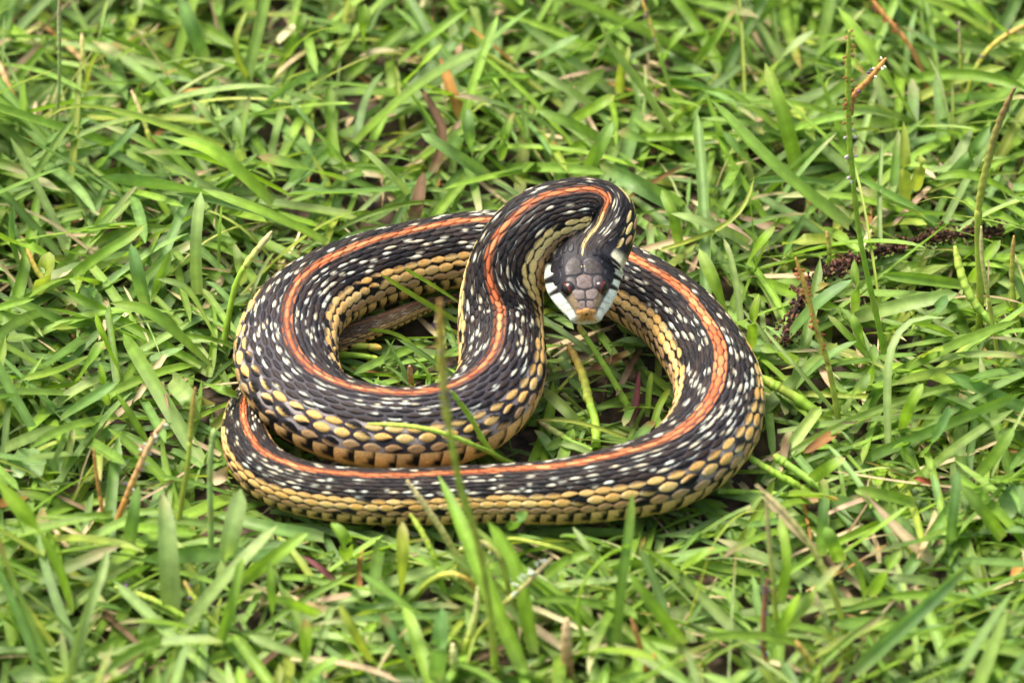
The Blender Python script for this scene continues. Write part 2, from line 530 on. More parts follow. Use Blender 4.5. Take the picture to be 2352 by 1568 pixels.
def scale_colour(i, j, u, v, s):
    """colour of a scale: i ring, j row (signed), u along (-.5 front .. .5 rear), v across (-1..1, + away from the back)."""
    aj = np.abs(j)
    h1, h2, h3 = hash01(i, j), hash01(i, j, 5), hash01(i, j, 9)
    dark = mix(np.broadcast_to(C_BROWN, u.shape + (3,)), C_BLACK, np.where(spot(i, j), .85, .15) * np.ones_like(u))
    dark = dark * (0.75 + .5 * h1)[..., None]
    dark = mix(dark, np.array([.06, .04, .03]), .35 * np.exp(-(v / .16) ** 2) * (~spot(i, j)))      # keel
    fl = fleck(i, j) & (aj >= 2) & (aj <= 6) & ((s > s_at(12)) | (hash01(i, j, 13) < .42))
    side = np.where(h2 < .72, -1, 1)
    edge = smoothstep(-.12, .25, v * side) * smoothstep(-.38 + .25 * h1, -.2 + .25 * h1, u) * smoothstep(.40 - .2 * h2, .2 - .2 * h2, u) * fl * np.clip(.55 + .9 * h1, 0, 1) 
    white = mix(np.broadcast_to(C_WHITE, u.shape + (3,)), np.array([.62, .50, .28]), (h3 * .8) * np.ones_like(u))
    dark = mix(dark, white, edge)
    org = mix(np.broadcast_to(C_ORANGE, u.shape + (3,)), np.array([.66, .27, .10]), h2 * h2 * np.ones_like(u))
    # toward the neck the stripe turns yellow
    ny = 1 - smoothstep(SY0, SY1, s)
    org = mix(org, np.array([.74, .54, .20]), ny)
    org = mix(org, C_BLACK, .5 * smoothstep(.25, .5, -u) * np.ones_like(v))
    yel = mix(np.broadcast_to(C_YEL, u.shape + (3,)), np.array([.84, .58, .22]), h2 * np.ones_like(u)) * (0.82 + .3 * h3)[..., None]
    yel = mix(yel, np.array([.76, .62, .24]), .8 * (1 - smoothstep(50, 110, s)))
    yel = mix(yel, np.array([.80, .72, .50]), .55 * smoothstep(.25, .5, u) * (h1 > .4))
    yel = mix(yel, yel * .55, .5 * smoothstep(.45, 1, np.abs(v)))
    y7 = mix(yel, C_BROWN, np.clip(smoothstep(.1, -.6, v) * (.35 + .5 * (h1 > .5)), 0, 1))
    tan = mix(np.broadcast_to(C_TAN, u.shape + (3,)), np.array([.46, .29, .13]), h2 * np.ones_like(u))
    bl9 = smoothstep(.05, .3, v * .5 - u * .7 + (h3 - .5) * .3) * (((i + (j > 0)) % 2) == 0)
    tan = mix(tan, C_BLACK, bl9)
    tan = mix(tan, np.array([.55, .52, .42]), .5 * smoothstep(.5, 1, np.abs(v)) * (h1 > .55))
    out = dark
    a_ = aj[..., None] if aj.ndim == u.ndim else aj
    in1 = smoothstep(-.12 + .18 * wide_stripe(s) + .3 * (h3 - .5), -.45 + .18 * wide_stripe(s) + .3 * (h3 - .5), v) * smoothstep(.6, .3, np.abs(u)) * (.35 + .65 * (hash01(i, j, 7) < .4 + .55 * wide_stripe(s))) * (.75 + .25 * wide_stripe(s))
    out = np.where((aj == 1)[..., None], mix(dark, org, in1), out)
    org0 = mix(org, dark, smoothstep(.4, .95, np.abs(v) + .35 * (h1 - .5)) * (1 - wide_stripe(s)) * .7)
    out = np.where((aj == 0)[..., None], org0, out)
    out = np.where((aj == 7)[..., None], y7, out)
    out = np.where((aj == 8)[..., None], yel, out)
    out = np.where((aj == 9)[..., None], tan, out)
    out = np.where((aj <= 1)[..., None], out * (.72 + .45 * h3)[..., None], out)
    infl = smoothstep(1.08, 1.2, np.interp(s, SG, STR))
    bk = smoothstep(-.25, .15, v * np.where(h2 < .5, 1, -1) * .8 - u + (h1 - .5)) * (hash01(i, j, 11) < .2 + .28 * infl) * (aj >= 7)
    out = mix(out, C_BLACK, bk)
    out = mix(out, np.array([.17, .115, .06]), .6 * smoothstep(s_at(49), s_at(51), s))
    rim = np.maximum((np.abs(v) > .99) * .8, (np.abs(u) > .45) * .75)
    return mix(out, C_BLACK, rim * np.where(aj >= 7, 1, .6))


def skin_colour(s, phi):
    """interstitial skin, with white patches beside the flecked scales."""
    ap = np.abs(phi)
    sg = np.sign(phi) + (phi == 0)
    ri = np.interp(s, rings, np.arange(NR))
    c = mix(np.broadcast_to(np.array([.010, .009, .012]), s.shape + (3,)), C_SKIN, smoothstep(1.04, 1.16, np.interp(s, SG, STR)))
    jr = np.interp(ap, ROWPHI, np.arange(10))
    # pinkish pale skin between the pale lateral scales
    pat = np.sin(ri * 2.1 + jr * 3.3) * np.sin(ri * 1.27 - jr * 2.1)
    c = mix(c, np.array([.46, .40, .38]), .75 * smoothstep(1.05, 1.18, np.interp(s, SG, STR)) * smoothstep(.15, .5, pat) * smoothstep(5.8, 6.8, jr))
    # white flecks
    j0 = np.floor(jr + .0); cell = np.round(ri + (np.mod(j0, 2) * .5)).astype(int)
    fk = fleck(cell, (j0 * sg)) & (jr > 1.3) & (jr < 6.6)
    fr = jr - j0
    du = ri + np.mod(j0, 2) * .5 - cell
    w = fk * smoothstep(.30, .44, fr) * smoothstep(.70, .56, fr) * smoothstep(.38, .2, np.abs(du))
    c = mix(c, C_WHITE, w)
    # orange skin in the back stripe
    st = smoothstep(.5, .25, jr) * .6
    so = mix(np.broadcast_to(C_ORANGE * .8, s.shape + (3,)), np.array([.5, .36, .14]), 1 - smoothstep(SY0, SY1, s))
    c = mix(c, so, st * smoothstep(22, 24, s))
    return c


def head_colour(s, phi):
    i, f = sidx(s)
    r = radius(s, phi)
    x, z = r * np.sin(phi), r * np.cos(phi)
    sg = np.sign(x)
    c = np.broadcast_to(np.array([.020, .019, .023]), s.shape + (3,)).copy()
    c = mix(c, np.array([.13, .10, .075]), smoothstep(7, 3.5, s) * .9 * smoothstep(2.2, 2.6, np.abs(x)))                      # brownish snout
    lab = np.array([.66, .73, .59])
    top = np.interp(s, [0, 1.5, 3, 5, 8, 12, 17, 21, 25, 29], [-1.3, -.9, -.5, -.1, .1, .6, 1.0, 1.4, 1.9, 2.4])
    isl = smoothstep(top + .25, top - .15, z)
    cl = np.broadcast_to(lab, s.shape + (3,)).copy()
    cl = mix(cl, np.array([.68, .62, .38]), smoothstep(12, 24, s) * .7)
    cl = mix(cl, np.array([.70, .66, .5]), smoothstep(-3.2, -4.2, z) * .6)
    # black bars between the lip scales
    off = np.where(sg > 0, -0.5, 0.0)
    lean = (z + 1.5) * .35
    for d, w in ((9.0, .75), (12.6, .95), (17.0, .95), (21.0, .7)):
        w2 = w * np.clip(.55 + (z + 2.6) / 5, .3, 1.15)
        bar = smoothstep(w2 + .3, w2 - .2, np.abs(s + off + lean - d)) * smoothstep(-3.0, -2.5, z)
        cl = mix(cl, C_BLACK, bar)
    for d in (3.0, 4.9):
        bar = smoothstep(.30, .08, np.abs(s + lean - d)) * smoothstep(-2.4, -1.6, z)
        cl = mix(cl, np.array([.04, .03, .02]), bar * .5)
    for d in (2.0, 3.9, 5.8, 9.3, 13.2, 17.4):                  # thin seams
        cl = mix(cl, np.array([.3, .3, .26]), .45 * smoothstep(.16, .03, np.abs(s + off + lean * .6 - d)))
    cl = mix(cl, np.array([.60, .32, .10]), smoothstep(1.9, .7, s) * smoothstep(-3.3, -2.9, z) * smoothstep(2.9, 2.0, np.abs(x)))  # rostral
    mouth = smoothstep(.13, .05, np.abs(z + 3.25 - .02 * s)) * smoothstep(20, 17, s)
    cl = mix(cl, np.array([.16, .09, .05]), mouth * .95)
    loreal = smoothstep(6.5, 5, s) * smoothstep(top + .2, top + 1.0, z)
    c = mix(c, np.array([.27, .20, .10]), loreal * .7 * (np.abs(x) > 2.0))
    out = mix(c, cl, isl)
    return mix(out, np.array([.60, .33, .10]), .9 * smoothstep(1.9, 1.1, s) * smoothstep(-3.2, -2.9, z) * smoothstep(2.9, 2.1, np.abs(x)))


def make_snake():
    root = empty('garter_snake', CC[len(CC) // 2] * np.array([1, 1, 0]))
    tag(root, 'coiled black snake with orange back stripe and tan scaled sides raising its head', 'snake')
    og = np.array(CC[len(CC) // 2] * np.array([1, 1, 0]))
    # ---- body: one continuous skin from snout to tail tip
    s = np.concatenate([np.arange(0.0, 30, .2), np.arange(30, SLEN - .8, .62)])
    ph = PHI
    S, F = np.meshgrid(s, ph, indexing='ij')
    V = surf(S, F, np.where(S > 33, -.12, 0))
    cb = skin_colour(S, F); ch = head_colour(S, F)
    C = mix(ch, cb, smoothstep(22.5, 24.5, S + 2.0 * np.cos(F)))
    tip0, tip1 = surf(np.array([0.0]), np.array([0.0])), CC[-1]
    f = grid_faces(1, len(s), NPH, wrap=True)
    capf = np.array([[0, k + 1, k, k] for k in range(0)], int).reshape(0, 4)
    body = build('body', V.reshape(-1, 3) - og, f, C.reshape(-1, 3), mat=M_SKIN, parent=root)
    # ---- scales
    jj = np.arange(-9, 10)
    I, J = np.meshgrid(np.arange(NR), jj, indexing='ij')
    I, J = I.ravel(), J.ravel()
    half = (np.abs(J) % 2) * .5
    s0 = np.interp(I + half, np.arange(NR), rings)
    pitch = np.interp(s0, rings[:-1], np.diff(rings))
    ok = (s0 > 16.9 + .35 * np.abs(J)) & (s0 < SLEN - 5) & ((s0 > 23.5) | (np.abs(J) <= 6)) & ((s0 > 25) | (np.abs(J) <= 8))
    I, J, s0, pitch = I[ok], J[ok], s0[ok], pitch[ok]
    aj = np.abs(J); sg = np.where(J < 0, -1, 1)
    p0 = ROWPHI[aj] * sg
    e = .4
    st = np.linalg.norm(surf(s0 + e, p0) - surf(s0 - e, p0), axis=1) / (2 * e)
    ii, ff = sidx(s0)
    inf = lerp(STR, ii, ff)
    aloc = lerp(AA, ii, ff)
    jit = RNG.normal(0, 1, (len(s0), 4))
    Ls = pitch * np.clip(1.24 / np.clip(st, .3, 3) ** .8, .7, 1.34) * (1 + .03 * jit[:, 0])
    Ls = np.where(inf > 1.12, Ls * np.interp(inf, [1.12, 1.24], [1, .88]), Ls)
    Wp = ROWW[aj] * np.clip(1.13 / inf ** .6, .9, 1.13) * np.where(aj <= 6, np.interp(inf, [1.1, 1.22], [1, .84]), 1) * (1 + .03 * jit[:, 1])
    nu, nv = 7, 7
    u = np.array([-.5, -.40, -.2, 0, .22, .42, .5])[None, :, None]
    v = np.array([-1, -.72, -.36, 0, .36, .72, 1.0])[None, None, :]
    wf = np.array([.06, .40, .86, 1.0, .84, .42, .05])[None, :, None]
    hs = np.clip(aloc / 9, .25, 1.1)[:, None, None]
    S = s0[:, None, None] + u * Ls[:, None, None] + 0 * v
    vv = v * sg[:, None, None]
    F = p0[:, None, None] + vv * wf * .5 * Wp[:, None, None] + .012 * jit[:, 2][:, None, None] * .3
    keel = np.where(aj <= 8, 1.0, .2)[:, None, None]
    # scales on the stretched skin lie flatter and rounder
    lift = (.05 + .20 * (u + .5)) + .05 * (1 - v ** 4) * wf + .06 * keel * np.exp(-(v / .2) ** 2) * (wf > .3)
    rim = (np.abs(v) > .99) | (u < -.49) | (u > .49)
    lift = np.where(rim & (u > .2), .02, lift); lift = np.where(rim & (u <= .2), -.10, lift)
    lift = np.where((np.abs(v) > .99), -.05, lift)
    Hh = lift * hs * (1 + .12 * jit[:, 3][:, None, None])
    V = surf(S, F, Hh - .10 * hs)
    Ib = np.broadcast_to(I[:, None, None], V.shape[:3]); Jb = np.broadcast_to(J[:, None, None], V.shape[:3])
    ub = np.broadcast_to(u, V.shape[:3]); vb = np.broadcast_to(v, V.shape[:3])
    C = scale_colour(Ib, Jb, ub, vb, np.broadcast_to(s0[:, None, None], V.shape[:3]))
    n = len(I)
    # visibility, to choose the scales that show largest
    bv = BVHTree.FromPolygons([tuple(p) for p in (surf(*np.meshgrid(np.arange(30, SLEN - 1, 2.5), PHI[::8], indexing='ij'), -.6)).reshape(-1, 3)],
                              grid_faces(1, len(np.arange(30, SLEN - 1, 2.5)), len(PHI[::8]), wrap=True).tolist())
    cen = V[:, 3, 3]
    nrm = cen - lerp(CC, *sidx(s0)); nrm /= np.linalg.norm(nrm, axis=1)[:, None]
    tocam = CAMP - cen; tocam /= np.linalg.norm(tocam, axis=1)[:, None]
    facing = np.einsum('ij,ij->i', nrm, tocam)
    area = Ls * st * Wp * aloc * np.clip(facing, 0, 1)
    for k in np.argsort(-area):
        if area[k] <= 0: break
        if bv.ray_cast(Vector(cen[k] + nrm[k] * .5), Vector(tocam[k]))[0] is not None:
            area[k] = 0
    pick = np.argsort(-area)[:300]
    rest = np.setdiff1d(np.arange(n), pick)
    fq = grid_faces(1, nu, nv)
    for k in pick:
        g = V[k, 3, 3]
        build('scale', V[k] - g, fq, C[k], mat=M_SCALE, parent=root).location = (g - og) * MM
    sc = build('scales', (V[rest] - og).reshape(-1, 3), grid_faces(len(rest), nu, nv), C[rest].reshape(-1, 3), mat=M_SCALE, parent=root)
    tag(sc, kind='stuff')
    # ---- belly plates
    k = np.where(rings > 25)[0][:-2]
    s0 = rings[k]; pt = np.interp(s0, rings[:-1], np.diff(rings))
    u = np.array([-.5, -.42, -.2, 0, .2, .42, .5])[None, :, None]; nb = 29
    w = np.linspace(-1, 1, nb)[None, None, :]
    S = s0[:, None, None] + (u - .18 * np.abs(w) ** 2) * pt[:, None, None] * 1.06
    F = math.pi + w * np.radians(82.5) + 0 * u
    F = (F + math.pi) % (2 * math.pi) - math.pi
    hs = np.clip(np.interp(s0, SG, AA) / 9, .2, 1.1)[:, None, None]
    Hh = (.02 + .26 * (u + .5)) * hs; Hh = np.where(u > .49, -.03, Hh); Hh = np.where(u < -.49, -.1, Hh)
    Hh = np.where(np.abs(w) > .99, -.1, Hh)
    V = surf(S, F, Hh)
    aw = np.abs(w) + 0 * S; ub = u + 0 * S
    c = np.broadcast_to(np.array([.66, .41, .15]), V.shape).copy() * (.85 + .3 * hash01(k, 2))[:, None, None, None]
    h = hash01(k, 4)[:, None, None]
    c = mix(c, C_BLACK, smoothstep(.68, .76, aw + .1 * (h - .5) - .16 * ub) * smoothstep(.10, -.06, ub + .14 + 1.3 * (aw - .9) + .35 * (h - .5)))
    c = mix(c, np.array([.55, .50, .33]), .5 * smoothstep(.6, .2, aw))
    bp = build('belly_plates', (V - og).reshape(-1, 3), grid_faces(len(k), 7, nb), c.reshape(-1, 3), mat=M_SCALE, parent=root)
    tag(bp, kind='stuff')
    # ---- head plates: outlines given as (sideways mm, distance from snout mm) on the crown
    def top_phi(x, d):
        # find the polar angle whose surface point has sideways offset x
        phs = np.radians(np.linspace(-88, 88, 241))
        dd = np.full_like(phs, d)
        xs = radius(dd, phs) * np.sin(phs)
        return np.interp(x, xs, phs)

    def plate(name, poly, colour, h=.24, var=.25, inset=.13, seed=0, edge=None):
        poly = np.array(poly, float)
        pts = []
        for a, b in zip(poly, np.roll(poly, -1, 0)):
            nseg = max(2, int(np.hypot(*(b - a)) / .35))
            for t in range(nseg): pts.append(a + (b - a) * t / nseg)
        pts = np.array(pts) * np.array([1.04, .87])
        for _ in range(2): pts = pts * .5 + .25 * (np.roll(pts, 1, 0) + np.roll(pts, -1, 0))
        cen = pts.mean(0)
        R = np.hypot(*(pts - cen).T).mean()
        lv = [(1 - .08 / R, -.12), (1 - (.08 + inset * .4) / R, .7 * h), (1 - (.08 + inset * 1.1) / R, h)] + [(q, h * (1.0 + .25 * (1 - q))) for q in (.75, .5, .25, .03)]
        V, C = [], []
        rr = np.random.default_rng(seed + 11)
        for q, hh in lv:
            for p in pts:
                x, d = cen + (p - cen) * q
                V.append(surf(np.array(d), top_phi(x, d), hh))
                nn = (math.sin(x * 3.1 + seed) * math.sin(d * 2.3 + seed * 1.7) + .6 * math.sin(x * 7 + d * 5)) * .5
                cc = np.array(colour) * (1 + var * nn)
                if edge is not None and q > .8: cc = cc * .4 + np.array(edge) * .6
                C.append(cc)
        m = len(pts)
        return build(name, np.array(V) - og, grid_faces(1, len(lv), m, wrap=True), np.array(C), mat=M_PLATE, parent=root)

    GB = (.155, .125, .108); GD = (.12, .10, .09)
    for sx in (-1, 1):
        def mir(p): return [(sx * x, d) for x, d in p]
        plate('internasal_plate', mir([(.06, 1.7), (.9, 1.25), (1.75, 1.75), (1.95, 2.9), (1.8, 3.85), (.06, 3.9)]), GB, seed=2 + sx)
        plate('prefrontal_plate', mir([(.06, 4.05), (1.85, 4.0), (2.4, 4.3), (3.05, 5.8), (3.2, 6.9), (2.1, 7.3), (1.2, 6.95), (.06, 6.8)]), GB, seed=5 + sx)
        plate('supraocular_plate', mir([(2.25, 7.45), (3.4, 7.0), (4.3, 8.0), (4.6, 9.6), (4.3, 11.2), (3.0, 11.6), (2.05, 10.6), (1.95, 9.0)]), (.06, .05, .047), seed=8 + sx, edge=(.10, .08, .075))
        plate('parietal_plate', mir([(.07, 12.3), (1.7, 11.5), (2.9, 11.85), (4.3, 11.6), (4.7, 13.2), (4.3, 15.6), (3.0, 17.9), (1.7, 18.8), (.9, 18.2), (.07, 17.2)]), (.024, .018, .016), var=1.2, seed=12 + sx, edge=(.045, .045, .055))
        # smooth temporal plates behind the eye
        for q, (d, x, w, l) in enumerate([(13.2, 6.3, 1.2, 2.4), (16.6, 6.6, 1.3, 1.8), (16.9, 5.2, .8, 1.9), (20.0, 6.2, 1.1, 1.5), (20.4, 4.6, .9, 1.5), (20.6, 3.0, .8, 1.5)]):
            po = [(sx * (x + w * math.cos(t)), d + l * math.sin(t)) for t in np.linspace(0, 2 * math.pi, 10, endpoint=False)]
            plate('temporal_plate', po, (.010, .010, .014), h=.2, seed=20 + q)
    plate('frontal_plate', [(-1.2, 7.15), (0, 6.95), (1.2, 7.15), (1.95, 7.7), (1.8, 9.2), (1.95, 10.7), (1.3, 11.6), (0, 12.2), (-1.3, 11.6), (-1.95, 10.7), (-1.8, 9.2), (-1.95, 7.7)], (.115, .085, .075), seed=3, var=.6)
    plate('rostral_plate', [(-1.2, 1.35), (0, 1.75), (1.2, 1.35), (1.9, .95), (1.3, .55), (0, .4), (-1.3, .55), (-1.9, .95)], (.58, .31, .10), seed=30, h=.1)
    for sx in (-1, 1):
        po = [(sx * 2.35 + .26 * math.cos(t), 2.3 + .34 * math.sin(t)) for t in np.linspace(0, 2 * math.pi, 8, endpoint=False)]
        plate('nostril', po, (.006, .005, .005), h=.10, seed=50)
    # little pale parietal spots
    for sx in (-1, 1):
        po = [(sx * .3 + .16 * math.cos(t), 14.6 + .4 * math.sin(t)) for t in np.linspace(0, 2 * math.pi, 8, endpoint=False)]
        plate('parietal_spot', po, (.7, .58, .25), h=.34, seed=40)
    # ---- eyes
    for sx in (-1, 1):
        d0, ph0 = 7.6, sx * math.radians(70)
        c0 = surf(np.array(d0), np.array(ph0), -1.0)
        i0, f0 = sidx(np.array(d0))
        look = np.array(L2[int(i0)] * sx * .84 - TT[int(i0)] * .52 + DD[int(i0)] * .10); look /= np.linalg.norm(look)
        e1 = np.cross(look, DD[int(i0)]); e1 /= np.linalg.norm(e1); e2 = np.cross(e1, look)
        R = 2.0
        th = np.radians(np.linspace(0, 110, 30)); az = np.linspace(0, 2 * math.pi, 40, endpoint=False)
        Tm, Az = np.meshgrid(th, az, indexing='ij')
        V = c0 + R * (np.cos(Tm)[..., None] * look + np.sin(Tm)[..., None] * (np.cos(Az)[..., None] * e1 + np.sin(Az)[..., None] * e2))
        c = np.broadcast_to(np.array([.08, .012, .006]), V.shape).copy()
        c = mix(c, np.array([.22, .05, .02]), smoothstep(math.radians(58), math.radians(56), Tm) * .9)
        c = mix(c, np.array([.02, .015, .015]), smoothstep(math.radians(68), math.radians(76), Tm))
        eye = build('eye', V.reshape(-1, 3) - og, grid_faces(1, 30, 40, wrap=True), c.reshape(-1, 3), mat=M_EYE, parent=root)
        Rp = R * 1.03
        th = np.radians(np.linspace(0.5, 54, 8)); Tm, Az = np.meshgrid(th, az, indexing='ij')
        V = c0 + Rp * (np.cos(Tm)[..., None] * look + np.sin(Tm)[..., None] * (np.cos(Az)[..., None] * e1 + np.sin(Az)[..., None] * e2))
        build('pupil', V.reshape(-1, 3) - og, grid_faces(1, 8, 40, wrap=True), np.full((8 * 40, 3), .004), mat=M_EYE, parent=eye)
    return root


SNAKE = make_snake()

# ------------------------------------------------------------------ room taken by the snake, for the grass
GX0, GY0, GN = -400.0, -400.0, 801
gx = GX0 + np.arange(GN)
FD = np.full((GN, GN), 999.0); FB = np.full((GN, GN), 0.0)     # distance to the low coils, underside height
low = np.where(CC[:, 2] - BB < 16)[0][::8]
for k in low:
    x, y = CC[k, 0], CC[k, 1]
    i0, i1 = int(max(0, x - GX0 - 70)), int(min(GN, x - GX0 + 70))
    j0, j1 = int(max(0, y - GY0 - 70)), int(min(GN, y - GY0 + 70))
    d = np.hypot(gx[i0:i1, None] - x, gx[None, j0:j1] - y) - AA[k]
    sub = FD[i0:i1, j0:j1]; b = d < sub
    sub[b] = d[b]; FB[i0:i1, j0:j1][b] = CC[k, 2] - BB[k]
hi = np.where(CC[:, 2] - BB >= 13)[0][::10]
HIC, HIR = CC[hi], AA[hi]


def body_dist(p):
    i = np.clip((p[..., 0] - GX0).astype(int), 0, GN - 1); j = np.clip((p[..., 1] - GY0).astype(int), 0, GN - 1)
    return FD[i, j], FB[i, j]


def blocked(pts):
    """blades (n, k, 3) that would pass through the snake or stand tall right against it."""
    d, b = body_dist(pts)
    z = pts[..., 2]
    bad = ((d < 0.6) & (z > np.maximum(b - .5, 1.5))) | ((d < 14) & (z > 5.0 + .85 * np.maximum(d, 0)))
    bad = bad.any(1)
    idx = np.where((~bad) & (pts[..., 2].max(1) > 9))[0]
    for c in range(0, len(idx), 2000):
        q = pts[idx[c:c + 2000]]
        dd = np.linalg.norm(q[:, :, None] - HIC[None, None], axis=-1) - HIR - 1.5
        bad[idx[c:c + 2000]] |= (dd < 0).any((1, 2))
    return bad


TRH = np.full((GN, GN), 999.0)                     # height of the hand placed blades, so the turf stays under them


def covers(pts):
    i = np.clip((pts[..., 0] - GX0).astype(int), 0, GN - 1); j = np.clip((pts[..., 1] - GY0).astype(int), 0, GN - 1)
    return (pts[..., 2] > TRH[i, j] - .5).any(1)


def note_blade(c, w):
    for p in c[1:]:
        r = int(w * .5 + 1.5)
        i, j = int(p[0] - GX0), int(p[1] - GY0)
        if r < i < GN - r and r < j < GN - r:
            for q in range(-r, 30):
                if 0 < j - q < GN:
                    TRH[i - r:i + r + 1, j - q] = np.minimum(TRH[i - r:i + r + 1, j - q], p[2] + max(q, 0) * .8)


# ------------------------------------------------------------------ grass
PAL = {
    'mid': (.185, .315, .042), 'deep': (.118, .22, .038), 'blue': (.165, .295, .075), 'pale': (.285, .40, .12),
    'bright': (.225, .37, .036), 'yellow': (.32, .385, .055), 'straw': (.50, .39, .22), 'brown': (.13, .078, .038),
    'rust': (.32, .16, .055), 'orange': (.46, .23, .060), 'purple': (.16, .055, .055), 'pink': (.42, .29, .19), 'cream': (.60, .55, .30), 'red': (.30, .08, .04)}


def width_profile(t, blunt):
    base = .75 + .25 * smoothstep(0, .12, t)
    tipw = np.sqrt(np.clip(1 - (np.clip(t - (1 - blunt), 0, 1) / blunt) ** 2, 0, 1))
    taper = 1 - .12 * t
    return base * (tipw * .97 + .03) * taper


VAC = np.array([-1, -.55, 0, .55, 1.0])


def blade_mesh(center, across, normal, W, fold, t, blunt, c0, c1, tipc, tipamt, vac=VAC, curl=None):
    """center (n,k,3); returns verts, colours, uv for n ribbons."""
    n, k = center.shape[:2]
    w = W[:, None] * width_profile(t, blunt[:, None])
    v = vac
    off = (v[None, None, :] * w[..., None] * .5)
    cf = np.cos(fold)[:, None, None]; sf = np.sin(fold)[:, None, None]
    pos = center[:, :, None] + off[..., None] * cf[..., None] * across[:, :, None] + (np.abs(off) * sf)[..., None] * normal[:, :, None]
    # slightly rounded underside (keel at the midrib)
    h = hash01(np.arange(n), 3)[:, None, None]
    tt = t[:, :, None] if t.ndim == 2 else t[None, :, None]
    col = mix(np.broadcast_to(c0[:, None, None], pos.shape), c1[:, None, None], np.broadcast_to(smoothstep(.2, .9, tt), pos.shape[:3]))
    col = mix(col, np.array([.36, .42, .17]), .55 * smoothstep(.16, .0, tt) + 0 * off)          # pale sheath end
    mid = np.exp(-(v / .22) ** 2)[None, None]
    col = col * (1 + .22 * mid - .10 * (np.abs(v) > .9)[None, None])[..., None]
    side = np.where(v[None, None] < 0, 1.0, .92 + .12 * h)
    col = col * (side + 0 * off)[..., None]
    col = mix(col, tipc[:, None, None], tipamt[:, None, None] * smoothstep(.72, .98, tt + 0 * off))
    uv = np.zeros(pos.shape); uv[..., 0] = (v * .5 + .5)[None, None]; uv[..., 1] = tt
    return pos, col, uv


def gen_blades(n, xy, lenr, wr, inc, pal, segs, rng, az=None, z0=None, droop=(.2, 1.1)):
    L = rng.uniform(*lenr, n) * rng.uniform(.75, 1.15, n)
    W = rng.uniform(*wr, n)
    a0 = np.radians(rng.uniform(*inc, n))                 # start angle above the ground
    az = rng.uniform(0, 2 * math.pi, n) if az is None else az
    bend = rng.uniform(*droop, n)
    swirl = rng.normal(0, .18, n)
    t = np.linspace(0, 1, segs + 1) ** .85
    al = a0[:, None] - bend[:, None] * t[None] ** 1.6
    azt = az[:, None] + swirl[:, None] * t[None]
    d = np.stack([np.cos(al) * np.cos(azt), np.cos(al) * np.sin(azt), np.sin(al)], -1)
    step = (L[:, None] * np.diff(t)[None])[..., None] * d[:, :-1]
    c = np.concatenate([np.zeros((n, 1, 3)), np.cumsum(step, 1)], 1)
    z0 = rng.uniform(.5, 6, n) if z0 is None else z0
    c[..., 0] += xy[:, 0, None]; c[..., 1] += xy[:, 1, None]; c[..., 2] += z0[:, None]
    c[..., 2] = np.maximum(c[..., 2], .4 + 1.5 * hash01(np.arange(n), 1)[:, None])
    hor = np.stack([-np.sin(azt), np.cos(azt), 0 * azt], -1)
    nr = np.cross(d, hor)
    nr *= np.sign(nr[..., 2:3] + 1e-9)
    tw = rng.normal(0, .35, n)[:, None] + rng.normal(0, .5, n)[:, None] * t[None]
    ac = hor * np.cos(tw)[..., None] + nr * np.sin(tw)[..., None]
    no = nr * np.cos(tw)[..., None] - hor * np.sin(tw)[..., None]
    names, wts = zip(*pal)
    P_ = np.array([PAL[q] for q in names]); wts = np.array(wts) / sum(wts)
    ca = P_[rng.choice(len(P_), n, p=wts)]; cb = P_[rng.choice(len(P_), n, p=wts)]
    v = rng.uniform(.72, 1.25, n)[:, None]
    c0 = ca * v; c1 = (ca * .65 + cb * .35) * v
    tipp = np.array([PAL['straw'], PAL['rust'], PAL['yellow'], PAL['cream'], PAL['pink']])[rng.integers(0, 5, n)]
    ta = (rng.random(n) < .2) * rng.uniform(.4, 1, n)
    fold = rng.uniform(.05, .65, n)
    blunt = rng.uniform(.1, .42, n) ** 1.15
    return c, ac, no, W, fold, np.broadcast_to(t[None], (n, segs + 1)), blunt, c0, c1, tipp, ta


def take(b, m):
    return tuple(x[m] for x in b)


GREEN = [('mid', 6), ('deep', 2.5), ('blue', 4), ('pale', 1.6), ('bright', 4), ('yellow', .9)]
DRY = [('straw', 6), ('brown', 2.6), ('rust', .6), ('orange', .4), ('pink', 1.2), ('cream', 1.6)]


def region_of(p):
    x, y = project(p)
    d, _ = body_dist(np.array(p))
    if 560 < x < 1700 and 560 < y < 1090 and d < 60 and inside_loop(p):
        return 'in'
    if y < 480: return 'back'
    if y > 1190: return 'front'
    return 'left' if x < 1100 else 'right'


def inside_loop(p):
    q = CC[(SG > 120) & (SG < SLEN - 120)][::20]
    x, y = p[0], p[1]
    a = np.arctan2(q[:, 1] - y, q[:, 0] - x)
    w = np.diff(np.unwrap(a)).sum()
    return abs(w) > 4.5


REG = {'in': "growing in the gap inside the snake's coils", 'back': 'on the lawn behind the snake', 'front': "in front of the snake's lowest coil",
       'left': "beside the snake's wide outer bend", 'right': 'beside the dried dark seed head'}
THINGS = []


